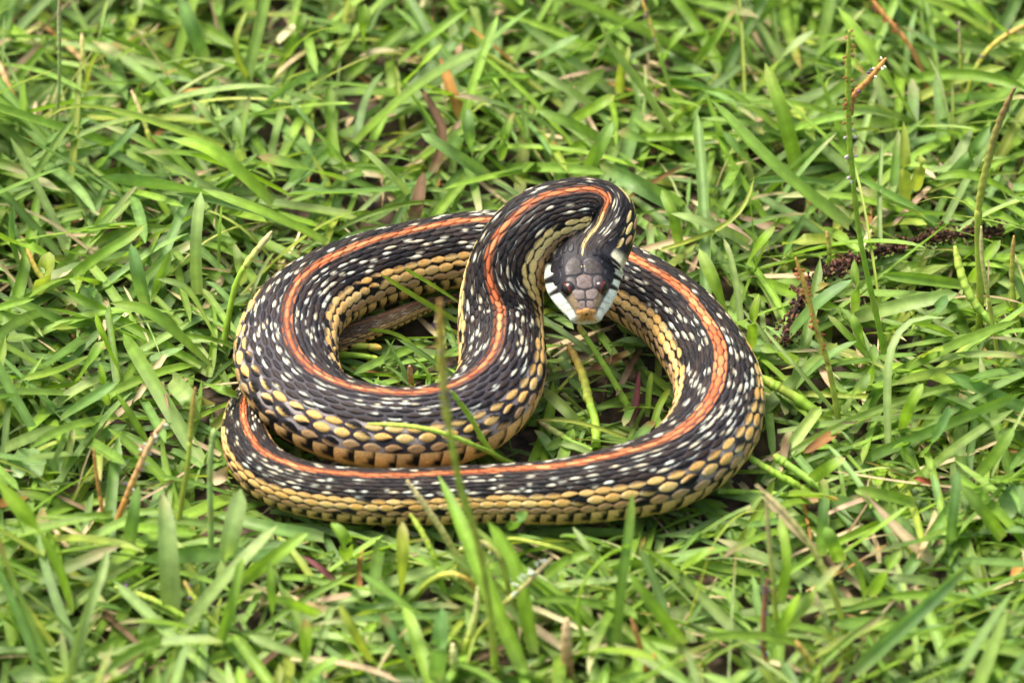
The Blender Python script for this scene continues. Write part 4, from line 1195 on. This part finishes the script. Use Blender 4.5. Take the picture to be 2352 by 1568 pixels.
# ------------------------------------------------------------------ flowering stalks
# tip first, width px, colour tip, colour stem, share of the length that is flower spike, label, options
ST = [
    ([(61, 565), (87, 626), (134, 675), (171, 713)], 14, 'orange', 'yellow', .6, "yellow brown seed spike leaning over a broad yellow blade beside the snake's wide bend", {}),
    ([(625, 531), (590, 575), (554, 626), (527, 716), (512, 802)], 16, 'pink', 'bright', .35, "green stalk with purplish cut tip leaning on the snake's wide outer bend", dict(k=.75)),
    ([(448, 890), (440, 967), (434, 1045), (413, 1179), (404, 1250)], 13, 'rust', 'yellow', .35, 'tall blurred seed stalk with pink tip, before the narrow front bend', dict(k=.85)),
    ([(379, 965), (350, 1010), (329, 1051), (296, 1128), (262, 1213), (246, 1258)], 15, 'straw', 'orange', .62, 'leaning olive seed spike dotted with tiny white florets', dict(k=.8, dots='white')),
    ([(492, 985), (484, 1045), (484, 1180), (484, 1316)], 15, 'pale', 'pale', .1, 'upright bare grey-green stem standing by the narrow front bend', dict(k=.85)),
    ([(215, 1030), (218, 1060), (225, 1112), (238, 1190), (248, 1256)], 9, 'rust', 'orange', .5, 'thin rusty seed stalk crossing the olive spike with white florets', dict(k=.8)),
    ([(262, 1347), (336, 1371), (430, 1421), (517, 1491)], 15, 'yellow', 'bright', .6, 'long yellow green seed spike lying over blades before the snake', dict(k=.35, dots='purple')),
    ([(423, 1333), (460, 1394), (510, 1450), (554, 1500)], 13, 'rust', 'bright', .25, 'green stalk with brown flowering tip joining the long yellow spike', dict(dots='purple')),
    ([(-5, 1278), (74, 1310), (140, 1343)], 13, 'orange', 'straw', .7, 'straw coloured knobbly seed spike lying below the broad arching blade', dict(k=.2)),
    ([(-5, 1340), (60, 1362), (118, 1388)], 19, 'yellow', 'bright', .2, 'thick yellow green stem lying beside the straw coloured spike', dict(k=.2)),
    ([(111, 1199), (168, 1273), (215, 1325)], 13, 'pink', 'straw', .7, 'tan pink bare spike leaning under the broad arching blade', dict(k=.4)),
    ([(935, 1103), (982, 1169), (1016, 1219), (1067, 1307), (1094, 1353), (1108, 1400)], 16, 'straw', 'yellow', .75, "pale segmented seed spike reaching up before the snake's lowest coil", dict(k=.8)),
    ([(1093, 1351), (1067, 1327), (1036, 1317), (1000, 1327), (969, 1353), (945, 1383)], 14, 'orange', 'yellow', .55, 'olive seed spike bent over in a hoop before the snake', dict(k=.9, arch=9)),
    ([(1098, 1345), (1094, 1400), (1082, 1450), (1066, 1492), (1048, 1536)], 15, 'cream', 'yellow', .6, 'creamy beaded seed spike beside the hooped one', dict(k=.8)),
    ([(1268, 1280), (1201, 1347), (1130, 1414), (1103, 1448), (1053, 1534)], 11, 'pink', 'yellow', .6, 'purplish diagonal seed spike with a comb of white florets', dict(k=.75, dots='comb')),
    ([(1010, 690), (1015, 830), (1028, 960), (1043, 1045), (1056, 1112), (1077, 1179), (1100, 1253), (1117, 1347), (1130, 1448), (1140, 1580)], 17, 'orange', 'yellow', .33, 'very tall blurred green seed stalk rising in front of the whole snake', dict(k=.92, dots='purple')),
    ([(1057, 1236), (1103, 1243), (1144, 1276), (1160, 1317), (1171, 1363), (1190, 1455)], 13, 'straw', 'yellow', .4, 'olive stalk drooping at its flowering tip before the lowest coil', dict(k=.85, dots='purple')),
    ([(942, 1179), (982, 1246), (1013, 1330), (1027, 1390)], 14, 'yellow', 'bright', .6, 'yellow seed spike next to the upright yellow green blade', dict(k=.6)),
    ([(1120, 1307), (1124, 1278), (1132, 1252), (1155, 1239), (1217, 1243), (1318, 1273), (1422, 1325)], 10, 'cream', 'yellow', .25, 'thin tan stalk arching low with its tip hanging down', dict(zt=14, zb=4, k=0, arch=16)),
    ([(1302, 1420), (1302, 1490), (1306, 1575)], 26, 'straw', 'rust', .9, 'thick blurred straw brown seed spike at the nearest grass', dict(k=.9)),
    ([(1040, 1478), (1044, 1520), (1052, 1580)], 20, 'cream', 'yellow', .8, 'short pale beaded spike standing under the creamy one', dict(k=.9)),
    ([(1450, 1420), (1473, 1491), (1491, 1570)], 14, 'rust', 'orange', .7, 'brownish upright spike beneath the arching bright blade', dict(k=.85)),
    ([(1500, 1498), (1512, 1530), (1530, 1575)], 13, 'orange', 'yellow', .7, 'short yellow brown spike beside the brownish upright one', dict(k=.85)),
    ([(1737, 1114), (1797, 1172), (1848, 1233), (1894, 1313), (1928, 1401), (1950, 1512)], 15, 'pink', 'yellow', .6, "long pinkish seed stalk arching up near the snake's right hand bend", dict(k=.75)),
    ([(1760, 1146), (1767, 1246), (1777, 1347), (1784, 1468)], 12, 'straw', 'yellow', .6, 'straight pale stalk crossing the tip of the long pinkish one', dict(k=.85)),
    ([(1763, 1330), (1753, 1448), (1765, 1575)], 13, 'purple', 'rust', .7, 'dark purplish stalk standing behind the straight pale one', dict(k=.85, dots='purple')),
    ([(1864, 1351), (1884, 1391), (1905, 1448), (1912, 1500)], 14, 'straw', 'pale', .5, 'pale green spike with pinkish tip under the long pinkish stalk', dict(k=.7)),
    ([(1827, 1471), (1858, 1515), (1893, 1575)], 18, 'rust', 'yellow', .6, 'thick brown tipped spike close to the pale green one', dict(k=.8)),
    ([(1704, 1036), (1740, 1062), (1797, 1095), (1886, 1143)], 18, 'bright', 'bright', .75, "knobbly green spike leaning away from the snake's outer right bend", dict(k=.4)),
    ([(1777, 1045), (1864, 1105), (1943, 1164)], 21, 'bright', 'mid', .2, 'thick green stem lying parallel to the knobbly green spike', dict(k=.35)),
    ([(1646, 1126), (1760, 1134), (1886, 1147)], 18, 'pale', 'bright', .05, 'smooth pale green stem lying level below the knobbly green spike', dict(k=0)),
    ([(1737, 864), (1785, 888), (1830, 914), (1920, 983)], 27, 'yellow', 'bright', .3, "stout cut green stem pointing at the snake's right hand bend", dict(k=.4)),
    ([(1827, 592), (1858, 689), (1874, 750), (1894, 810), (1915, 900), (1930, 995)], 14, 'orange', 'yellow', .62, 'tall thin stalk hung with orange brown withered florets', dict(k=.85, dots='rust')),
    ([(1898, 531), (1905, 582), (1901, 625), (1893, 670)], 13, 'rust', 'bright', .4, 'short green stalk with rusty tip by the dried dark seed head', dict(k=.8)),
    ([(2193, 565), (2207, 626), (2241, 699), (2284, 750), (2352, 855)], 21, 'yellow', 'mid', .5, 'stout yellow green spike with a thick sheath leaning to the snake', dict(k=.6)),
    ([(1950, 71), (1948, 201), (1950, 302), (1958, 403), (1972, 524), (1996, 649), (2019, 750), (2034, 830)], 14, 'yellow', 'bright', .45, 'very tall upright stalk with brown and lilac florets on its upper half', dict(k=.93, dots='mix')),
    ([(2035, 134), (2015, 160), (1990, 190), (1965, 215), (1952, 262)], 16, 'orange', 'rust', .75, 'short flowering spike with white and purple florets', dict(k=.9, dots='white', zb=42)),
    ([(2331, 201), (2294, 286), (2268, 376), (2250, 464), (2246, 560), (2251, 683), (2247, 786)], 17, 'purple', 'yellow', .5, 'tall stalk with smooth purple brown upper half', dict(k=.92)),
    ([(2356, 57), (2278, 107), (2237, 168), (2217, 237)], 13, 'orange', 'yellow', .6, 'olive stalk curving over far behind the snake', dict(k=.7, dots='purple')),
    ([(2203, 50), (2207, 141), (2211, 252)], 9, 'pink', 'yellow', .4, 'thin upright stalk tipped with a lilac floret', dict(k=.85, dots='purple')),
    ([(1996, -8), (2039, 44), (2086, 101), (2116, 161), (2142, 238)], 14, 'orange', 'rust', .5, 'brown olive stalk leaning back over the far lawn', dict(k=.7, dots='rust')),
    ([(2254, 520), (2254, 565), (2268, 673), (2284, 766), (2302, 937)], 11, 'straw', 'yellow', .4, 'slim pale stalk beside the purple brown topped one', dict(k=.85)),
    ([(2329, 541), (2325, 649), (2334, 720), (2354, 805)], 13, 'rust', 'yellow', .4, 'stalk with rusty brown upper end at the lawn by the stout sheathed spike', dict(k=.85)),
    ([(2187, 857), (2146, 908), (2112, 978)], 12, 'straw', 'yellow', .5, 'straw tipped leaning stalk beyond the dried dark seed head', dict(k=.6)),
    ([(1473, -8), (1503, 84), (1530, 175), (1568, 292)], 12, 'orange', 'mid', .45, 'slender stalk with dark florets crossing the widest pale blade', dict(k=.75, dots='purple')),
    ([(136, -8), (136, 100), (136, 188), (124, 319), (113, 400)], 11, 'pink', 'pale', .3, 'long straight pinkish stem on the far lawn', dict(k=.9)),
    ([(188, 77), (190, 120), (198, 161), (222, 238)], 12, 'straw', 'yellow', .4, 'yellow curved stem near the long straight pinkish one', dict(k=.7)),
    ([(-4, 140), (40, 252), (86, 358)], 17, 'straw', 'orange', .4, 'brownish yellow thick stem leaning on the far lawn', dict(k=.6)),
    ([(302, 208), (333, 286), (346, 336), (353, 405)], 12, 'pink', 'yellow', .5, 'pink tipped dry stem under the pale arching blade', dict(k=.6)),
    ([(1304, 790), (1339, 864), (1356, 931), (1364, 954), (1368, 1032)], 21, 'orange', 'bright', .6, "stubby brown ringed spike standing under the snake's chin", dict(zt=14, zb=3, k=0, arch=0)),
    ([(1327, 746), (1345, 772), (1403, 864), (1452, 950)], 16, 'rust', 'bright', .15, "green stem with a red tip touching the snake's chin", dict(zt=22, zb=3, k=0, arch=0)),
    ([(1238, 968), (1285, 998), (1358, 1036)], 16, 'straw', 'mid', .5, 'brownish green stem lying inside the right hand loop', dict(zt=5, zb=4, k=0, arch=1)),
    ([(844, 973), (935, 978), (1009, 992), (1082, 1019), (1132, 1042), (1174, 1068)], 12, 'yellow', 'bright', .6, "yellow green spike lying across the front of the snake's inner coil", dict(zl=[5, 13, 22, 27, 28.5, 29])),
    ([(1036, 897), (1056, 925), (1076, 951), (1126, 1034), (1174, 1064)], 14, 'bright', 'bright', .4, "green stalk with a lilac tip rising past the snake's inner coil", dict(zl=[5, 14, 28, 33, 38], dots='purple')),
    ([(877, 799), (825, 794), (775, 793)], 18, 'orange', 'yellow', .3, "brownish stem lying by the snake's tail inside the left loop", dict(zt=6, zb=5, k=0, arch=1)),
    ([(868, 824), (820, 816), (777, 815)], 16, 'yellow', 'bright', .1, 'smooth green stem lying below the brownish one inside the left loop', dict(zt=6, zb=5, k=0, arch=1)),
    ([(941, 840), (943, 870), (946, 895)], 14, 'pink', 'rust', .8, 'tiny striped pinkish spike inside the left loop', dict(zt=14, zb=3, k=0, arch=0)),
]


def stalks():
    rng = np.random.default_rng(9)
    for pts, w, ctip, cst, share, lab, kw in ST:
        kw = dict(kw); dots = kw.pop('dots', None); zl = kw.pop('zl', None)
        L = np.hypot(*np.diff(np.array(pts, float), axis=0).T).sum() * PXMM
        n = int(np.clip(L / 1.1, 14, 110))
        if zl is None:
            c = trace_points(pts, n=n, **dict(dict(arch=2, zb=3), **kw))
        else:
            p = np.array(pts[::-1], float)
            zz = np.interp(np.linspace(0, 1, len(p)), np.linspace(0, 1, len(zl)), zl)
            ww = np.array([P(a, b, q) for (a, b), q in zip(p, zz)])
            t = np.concatenate([[0], np.cumsum(np.linalg.norm(np.diff(ww, axis=0), axis=1))])
            c = spline(t, ww, np.linspace(0, t[-1], n))
        base = c[0].copy()
        root = empty('seed_stalk', base)
        tag(root, lab, 'seed stalk', 'flowering grass stalks')
        d = np.gradient(c, axis=0); d /= np.linalg.norm(d, axis=1)[:, None]
        ref = np.array([.31, .2, .93]); e1 = np.cross(d, ref); e1 /= np.linalg.norm(e1, axis=1)[:, None]; e2 = np.cross(d, e1)
        R = w * PXMM * .6
        t = np.linspace(0, 1, n)
        k0 = int(n * (1 - share)); k0 = min(max(k0, 2), n - 3)
        m = 8
        az = np.linspace(0, 2 * math.pi, m, endpoint=False)

        def tube(cc, a1, a2, rad, col, name, par, ph=None):
            rr = rad[:, None] * (1 + 0 * az[None]) if ph is None else rad[:, None] * ph
            V = cc[:, None] + rr[..., None] * (np.cos(az)[None, :, None] * a1[:, None] + np.sin(az)[None, :, None] * a2[:, None])
            V = np.concatenate([V, np.repeat(cc[-1:, None] + (cc[-1:] - cc[-2:-1])[:, None] * .15, m, 1)], 0)
            C = np.concatenate([col, col[-1:]], 0)
            uv = np.zeros(V.shape); uv[..., 0] = np.linspace(0, .2, m)[None]
            return build(name, V.reshape(-1, 3) - base, grid_faces(1, len(V), m, wrap=True), C.reshape(-1, 3), uv.reshape(-1, 3), M_STALK, parent=par)

        cs = np.array(PAL[cst]) * 1.25; ct = np.array(PAL[ctip]) * 1.35
        # stem
        ks = k0 + 1
        rs = R * np.interp(t[:ks], [0, .15, 1], [.95, .8, .62])
        nod = 1 + .25 * (np.abs((t[:ks] * 3.1) % 1 - .5) < .04)
        col = cs[None] * (.9 + .25 * hash01(np.arange(ks), w))[:, None]
        col = mix(col, np.array(PAL['rust']), .25 * (hash01(np.arange(ks) // 3, w + 1) > .75))
        tube(c[:ks], e1[:ks], e2[:ks], rs * nod, np.repeat(col[:, None], m, 1), 'stem', root)
        # spike: finer rings, alternating pressed spikelets
        nn = max(12, int((n - k0) * 2.5))
        tt = np.linspace(k0, n - 1, nn)
        itp = lambda A: np.stack([np.interp(tt, np.arange(n), A[:, q]) for q in range(3)], 1)
        cc, a1, a2 = itp(c), itp(e1), itp(e2)
        ls = np.concatenate([[0], np.cumsum(np.linalg.norm(np.diff(cc, axis=0), axis=1))])
        saw = (ls / 2.9) % 1.0; saw2 = (ls / 2.9 + .5) % 1.0
        prof = np.interp(np.linspace(0, 1, nn), [0, .08, .8, 1], [.72, 1.0, .85, .35])
        phs = .78 + .34 * ((1 - saw)[:, None] ** 1.5 * np.clip(np.cos(az), 0, 1)[None] + (1 - saw2)[:, None] ** 1.5 * np.clip(-np.cos(az), 0, 1)[None])
        u = np.linspace(0, 1, nn)
        col = mix(np.broadcast_to(cs * .8 + ct * .2, (nn, 3)), ct * .75 + cs * .25, smoothstep(.1, 1, u))
        col = np.repeat(col[:, None], m, 1) * (.92 + .35 * np.maximum(saw[:, None] * (np.cos(az) > 0), saw2[:, None] * (np.cos(az) <= 0)))[..., None]
        col = mix(col, np.array(PAL['rust']) * .9, .4 * ((saw < .18)[:, None] | (np.cos(az) > 2)) * np.ones((1, m)) * (hash01(np.floor(ls / 2.9), w)[:, None] > .35))
        sp = tube(cc, a1, a2, R * prof, col, 'spike', root, phs)
        # florets
        if dots:
            fv, ff_, fc = [], [], []
            q = 0
            nf = int(len(cc) * (.5 if dots != 'comb' else .5))
            for g in range(nf):
                i = int(rng.integers(2, nn - 1)) if dots != 'comb' else int(nn * .45 + g * nn * .5 / nf)
                a = rng.uniform(0, 2 * math.pi)
                if dots == 'comb':
                    if g % 3: continue
                    a = math.pi * .62 + rng.normal(0, .2)
                dv = math.cos(a) * a1[i] + math.sin(a) * a2[i]
                if dots == 'comb' and dv[2] < 0: dv = -dv
                rad = R * .9
                colr = {'white': (.72, .72, .55), 'purple': (.13, .08, .15), 'rust': (.32, .11, .035), 'comb': (.66, .72, .58), 'mix': (.30, .11, .04)}[dots]
                if dots == 'mix' and u[i] < .35: colr = (.50, .42, .46)
                if dots in ('white',) and rng.random() < .5: colr = (.25, .09, .05) if rng.random() < .6 else (.14, .08, .17)
                if dots == 'purple' and (rng.random() < .45): continue
                p0 = cc[i] + dv * rad * .7
                ln = rng.uniform(.7, 1.5) if dots != 'comb' else 2.4
                wd = rng.uniform(.25, .5)
                ax = dv * .85 + rng.normal(0, .35, 3); ax /= np.linalg.norm(ax)
                b1 = np.cross(ax, ref); b1 /= np.linalg.norm(b1); b2 = np.cross(ax, b1)
                ring = [(0, .3), (.45, 1), (.85, .75), (1, .1)]
                for (h, r) in ring:
                    for z in range(5):
                        an = z * 2 * math.pi / 5
                        fv.append(p0 + ax * ln * h + (math.cos(an) * b1 + math.sin(an) * b2) * wd * r)
                        fc.append(np.array(colr) * rng.uniform(.75, 1.2))
                for r in range(3):
                    for z in range(5):
                        ff_.append([q + r * 5 + z, q + r * 5 + (z + 1) % 5, q + (r + 1) * 5 + (z + 1) % 5, q + (r + 1) * 5 + z])
                q += 20
            if fv:
                fl = build('florets', np.array(fv) - base, ff_, np.array(fc), np.zeros((len(fv), 3)), M_STALK, parent=root)
                tag(fl, kind='stuff')


# ------------------------------------------------------------------ dried seed head, round leaves
def dried_head():
    rng = np.random.default_rng(12)
    px = [(2301, 531), (2200, 537), (2116, 551), (2049, 567), (1998, 584), (1941, 604), (1874, 644), (1830, 703), (1804, 782)]
    z = np.interp(np.arange(9), [0, 3, 6, 8], [12, 15, 15, 11])
    w = np.array([P(a, b, q) for (a, b), q in zip(px, z)])
    t = np.concatenate([[0], np.cumsum(np.linalg.norm(np.diff(w, axis=0), axis=1))])
    c = spline(t, w, np.linspace(0, t[-1], 90)); base = c[-1] * np.array([1, 1, 0])
    root = empty('dried_seed_head', base)
    tag(root, 'dark brown crumbly dried seed head lying across the lawn', 'seed head')
    d = np.gradient(c, axis=0); d /= np.linalg.norm(d, axis=1)[:, None]
    e1 = np.cross(d, (0.1, .2, 1)); e1 /= np.linalg.norm(e1, axis=1)[:, None]; e2 = np.cross(d, e1)
    az = np.linspace(0, 2 * math.pi, 6, endpoint=False)
    V = c[:, None] + .7 * (np.cos(az)[None, :, None] * e1[:, None] + np.sin(az)[None, :, None] * e2[:, None])
    build('stem', V.reshape(-1, 3) - base, grid_faces(1, 90, 6, wrap=True), np.full((540, 3), .03) * np.array([1, .7, .5]), np.zeros((540, 3)), M_DRY, parent=root)
    fv, ff_, fc = [], [], []
    q = 0
    clump = .35 + .65 * (np.sin(np.linspace(0, 34, 90)) > -.35)
    for g in range(1500):
        i = int(rng.integers(0, 90))
        if rng.random() > clump[i]: continue
        r = abs(rng.normal(0, 1.5)) * clump[i] * (1.25 if i < 18 else 1.0)
        a = rng.uniform(0, 2 * math.pi)
        p = c[i] + (math.cos(a) * e1[i] + math.sin(a) * e2[i]) * r + rng.normal(0, .5, 3)
        p[2] = max(p[2], 3)
        ax = rng.normal(0, 1, 3) + d[i]; ax /= np.linalg.norm(ax)
        b1 = np.cross(ax, (.3, .5, .8)); b1 /= np.linalg.norm(b1); b2 = np.cross(ax, b1)
        ln, wd = rng.uniform(.7, 1.7), rng.uniform(.25, .6)
        cl = np.array([(.075, .032, .022), (.12, .055, .03), (.035, .02, .022), (.19, .09, .05)][rng.integers(0, 4)]) * rng.uniform(.7, 1.2)
        for h, rr in ((0, .25), (.5, 1), (1, .15)):
            for zq in range(4):
                an = zq * math.pi / 2
                fv.append(p + ax * ln * (h - .5) + (math.cos(an) * b1 + math.sin(an) * b2) * wd * rr); fc.append(cl)
        for r_ in range(2):
            for zq in range(4):
                ff_.append([q + r_ * 4 + zq, q + r_ * 4 + (zq + 1) % 4, q + (r_ + 1) * 4 + (zq + 1) % 4, q + (r_ + 1) * 4 + zq])
        q += 12
    o = build('husks', np.array(fv) - base, ff_, np.array(fc), np.zeros((len(fv), 3)), M_DRY, parent=root, smooth=False)
    tag(o, kind='stuff')


def round_leaf(px, py, z, r, lab, tilt, notch=True, col=(.20, .33, .09)):
    rng = np.random.default_rng(int(px))
    c = P(px, py, z)
    root = empty('round_leaf_plant', c * np.array([1, 1, 0]))
    tag(root, lab, 'leaf plant')
    base = c * np.array([1, 1, 0])
    nr, na = 9, 48
    V, C = [], []
    for i in range(nr):
        q = i / (nr - 1)
        for k in range(na):
            a = k / na * 2 * math.pi
            rr = r * (1 + .05 * math.sin(a * 7) + .03 * math.sin(a * 15))
            if notch:
                rr *= 1 - .6 * math.exp(-((a - math.pi * 1.5) / .22) ** 2)
            x, y = q * rr * math.cos(a), q * rr * math.sin(a)
            zz = .9 * q * q * math.sin(a * 3) * r * .08 + .10 * r * q * q
            V.append(c + np.array([x, y * math.cos(tilt) - zz * math.sin(tilt), zz * math.cos(tilt) + y * math.sin(tilt)]))
            vein = max(0, math.cos(a * 4.5)) ** 12
            C.append(np.array(col) * (1 + .35 * vein * (1 - q * .5) - .15 * (q > .9)))
    build('leaf', np.array(V) - base, grid_faces(1, nr, na, wrap=True), np.array(C), np.zeros((nr * na, 3)), M_LEAF, parent=root)
    st = np.linspace(0, 1, 8)[:, None]
    p0 = np.array([c[0] + 2, c[1] + 5, 0.5])
    cc = p0 * (1 - st) + c * st + np.array([0, 2, 0]) * np.sin(st * math.pi)
    az = np.linspace(0, 2 * math.pi, 6, endpoint=False)
    V = cc[:, None] + .5 * np.stack([np.cos(az), np.sin(az), 0 * az], 1)[None]
    build('petiole', V.reshape(-1, 3) - base, grid_faces(1, 8, 6, wrap=True), np.broadcast_to(np.array(PAL['pale']), (48, 3)), np.zeros((48, 3)), M_STALK, parent=root)


NPICK = max(40, 296 - len(BL))
far_grass()
traced()
near_grass()
stalks()
dried_head()
round_leaf(64, 1066, 12, 4.4, 'small round lobed leaf beside the olive spike with white florets', .5)
round_leaf(2338, 1155, 13, 4.6, 'round pale scalloped leaf near the small red leaf piece', .6)
round_leaf(205, 690, 12, 3.4, 'small pale folded leaf beside the broad blade left of the wide bend'.replace('left of', 'near'), .9, False, (.26, .38, .12))
round_leaf(2040, 640, 8, 2.6, 'tiny round yellow green leaf under the dried dark seed head', .5, False, (.25, .36, .06))
print('objects', len(bpy.data.objects), 'tris', sum(len(m.polygons) for m in bpy.data.meshes) * 2)
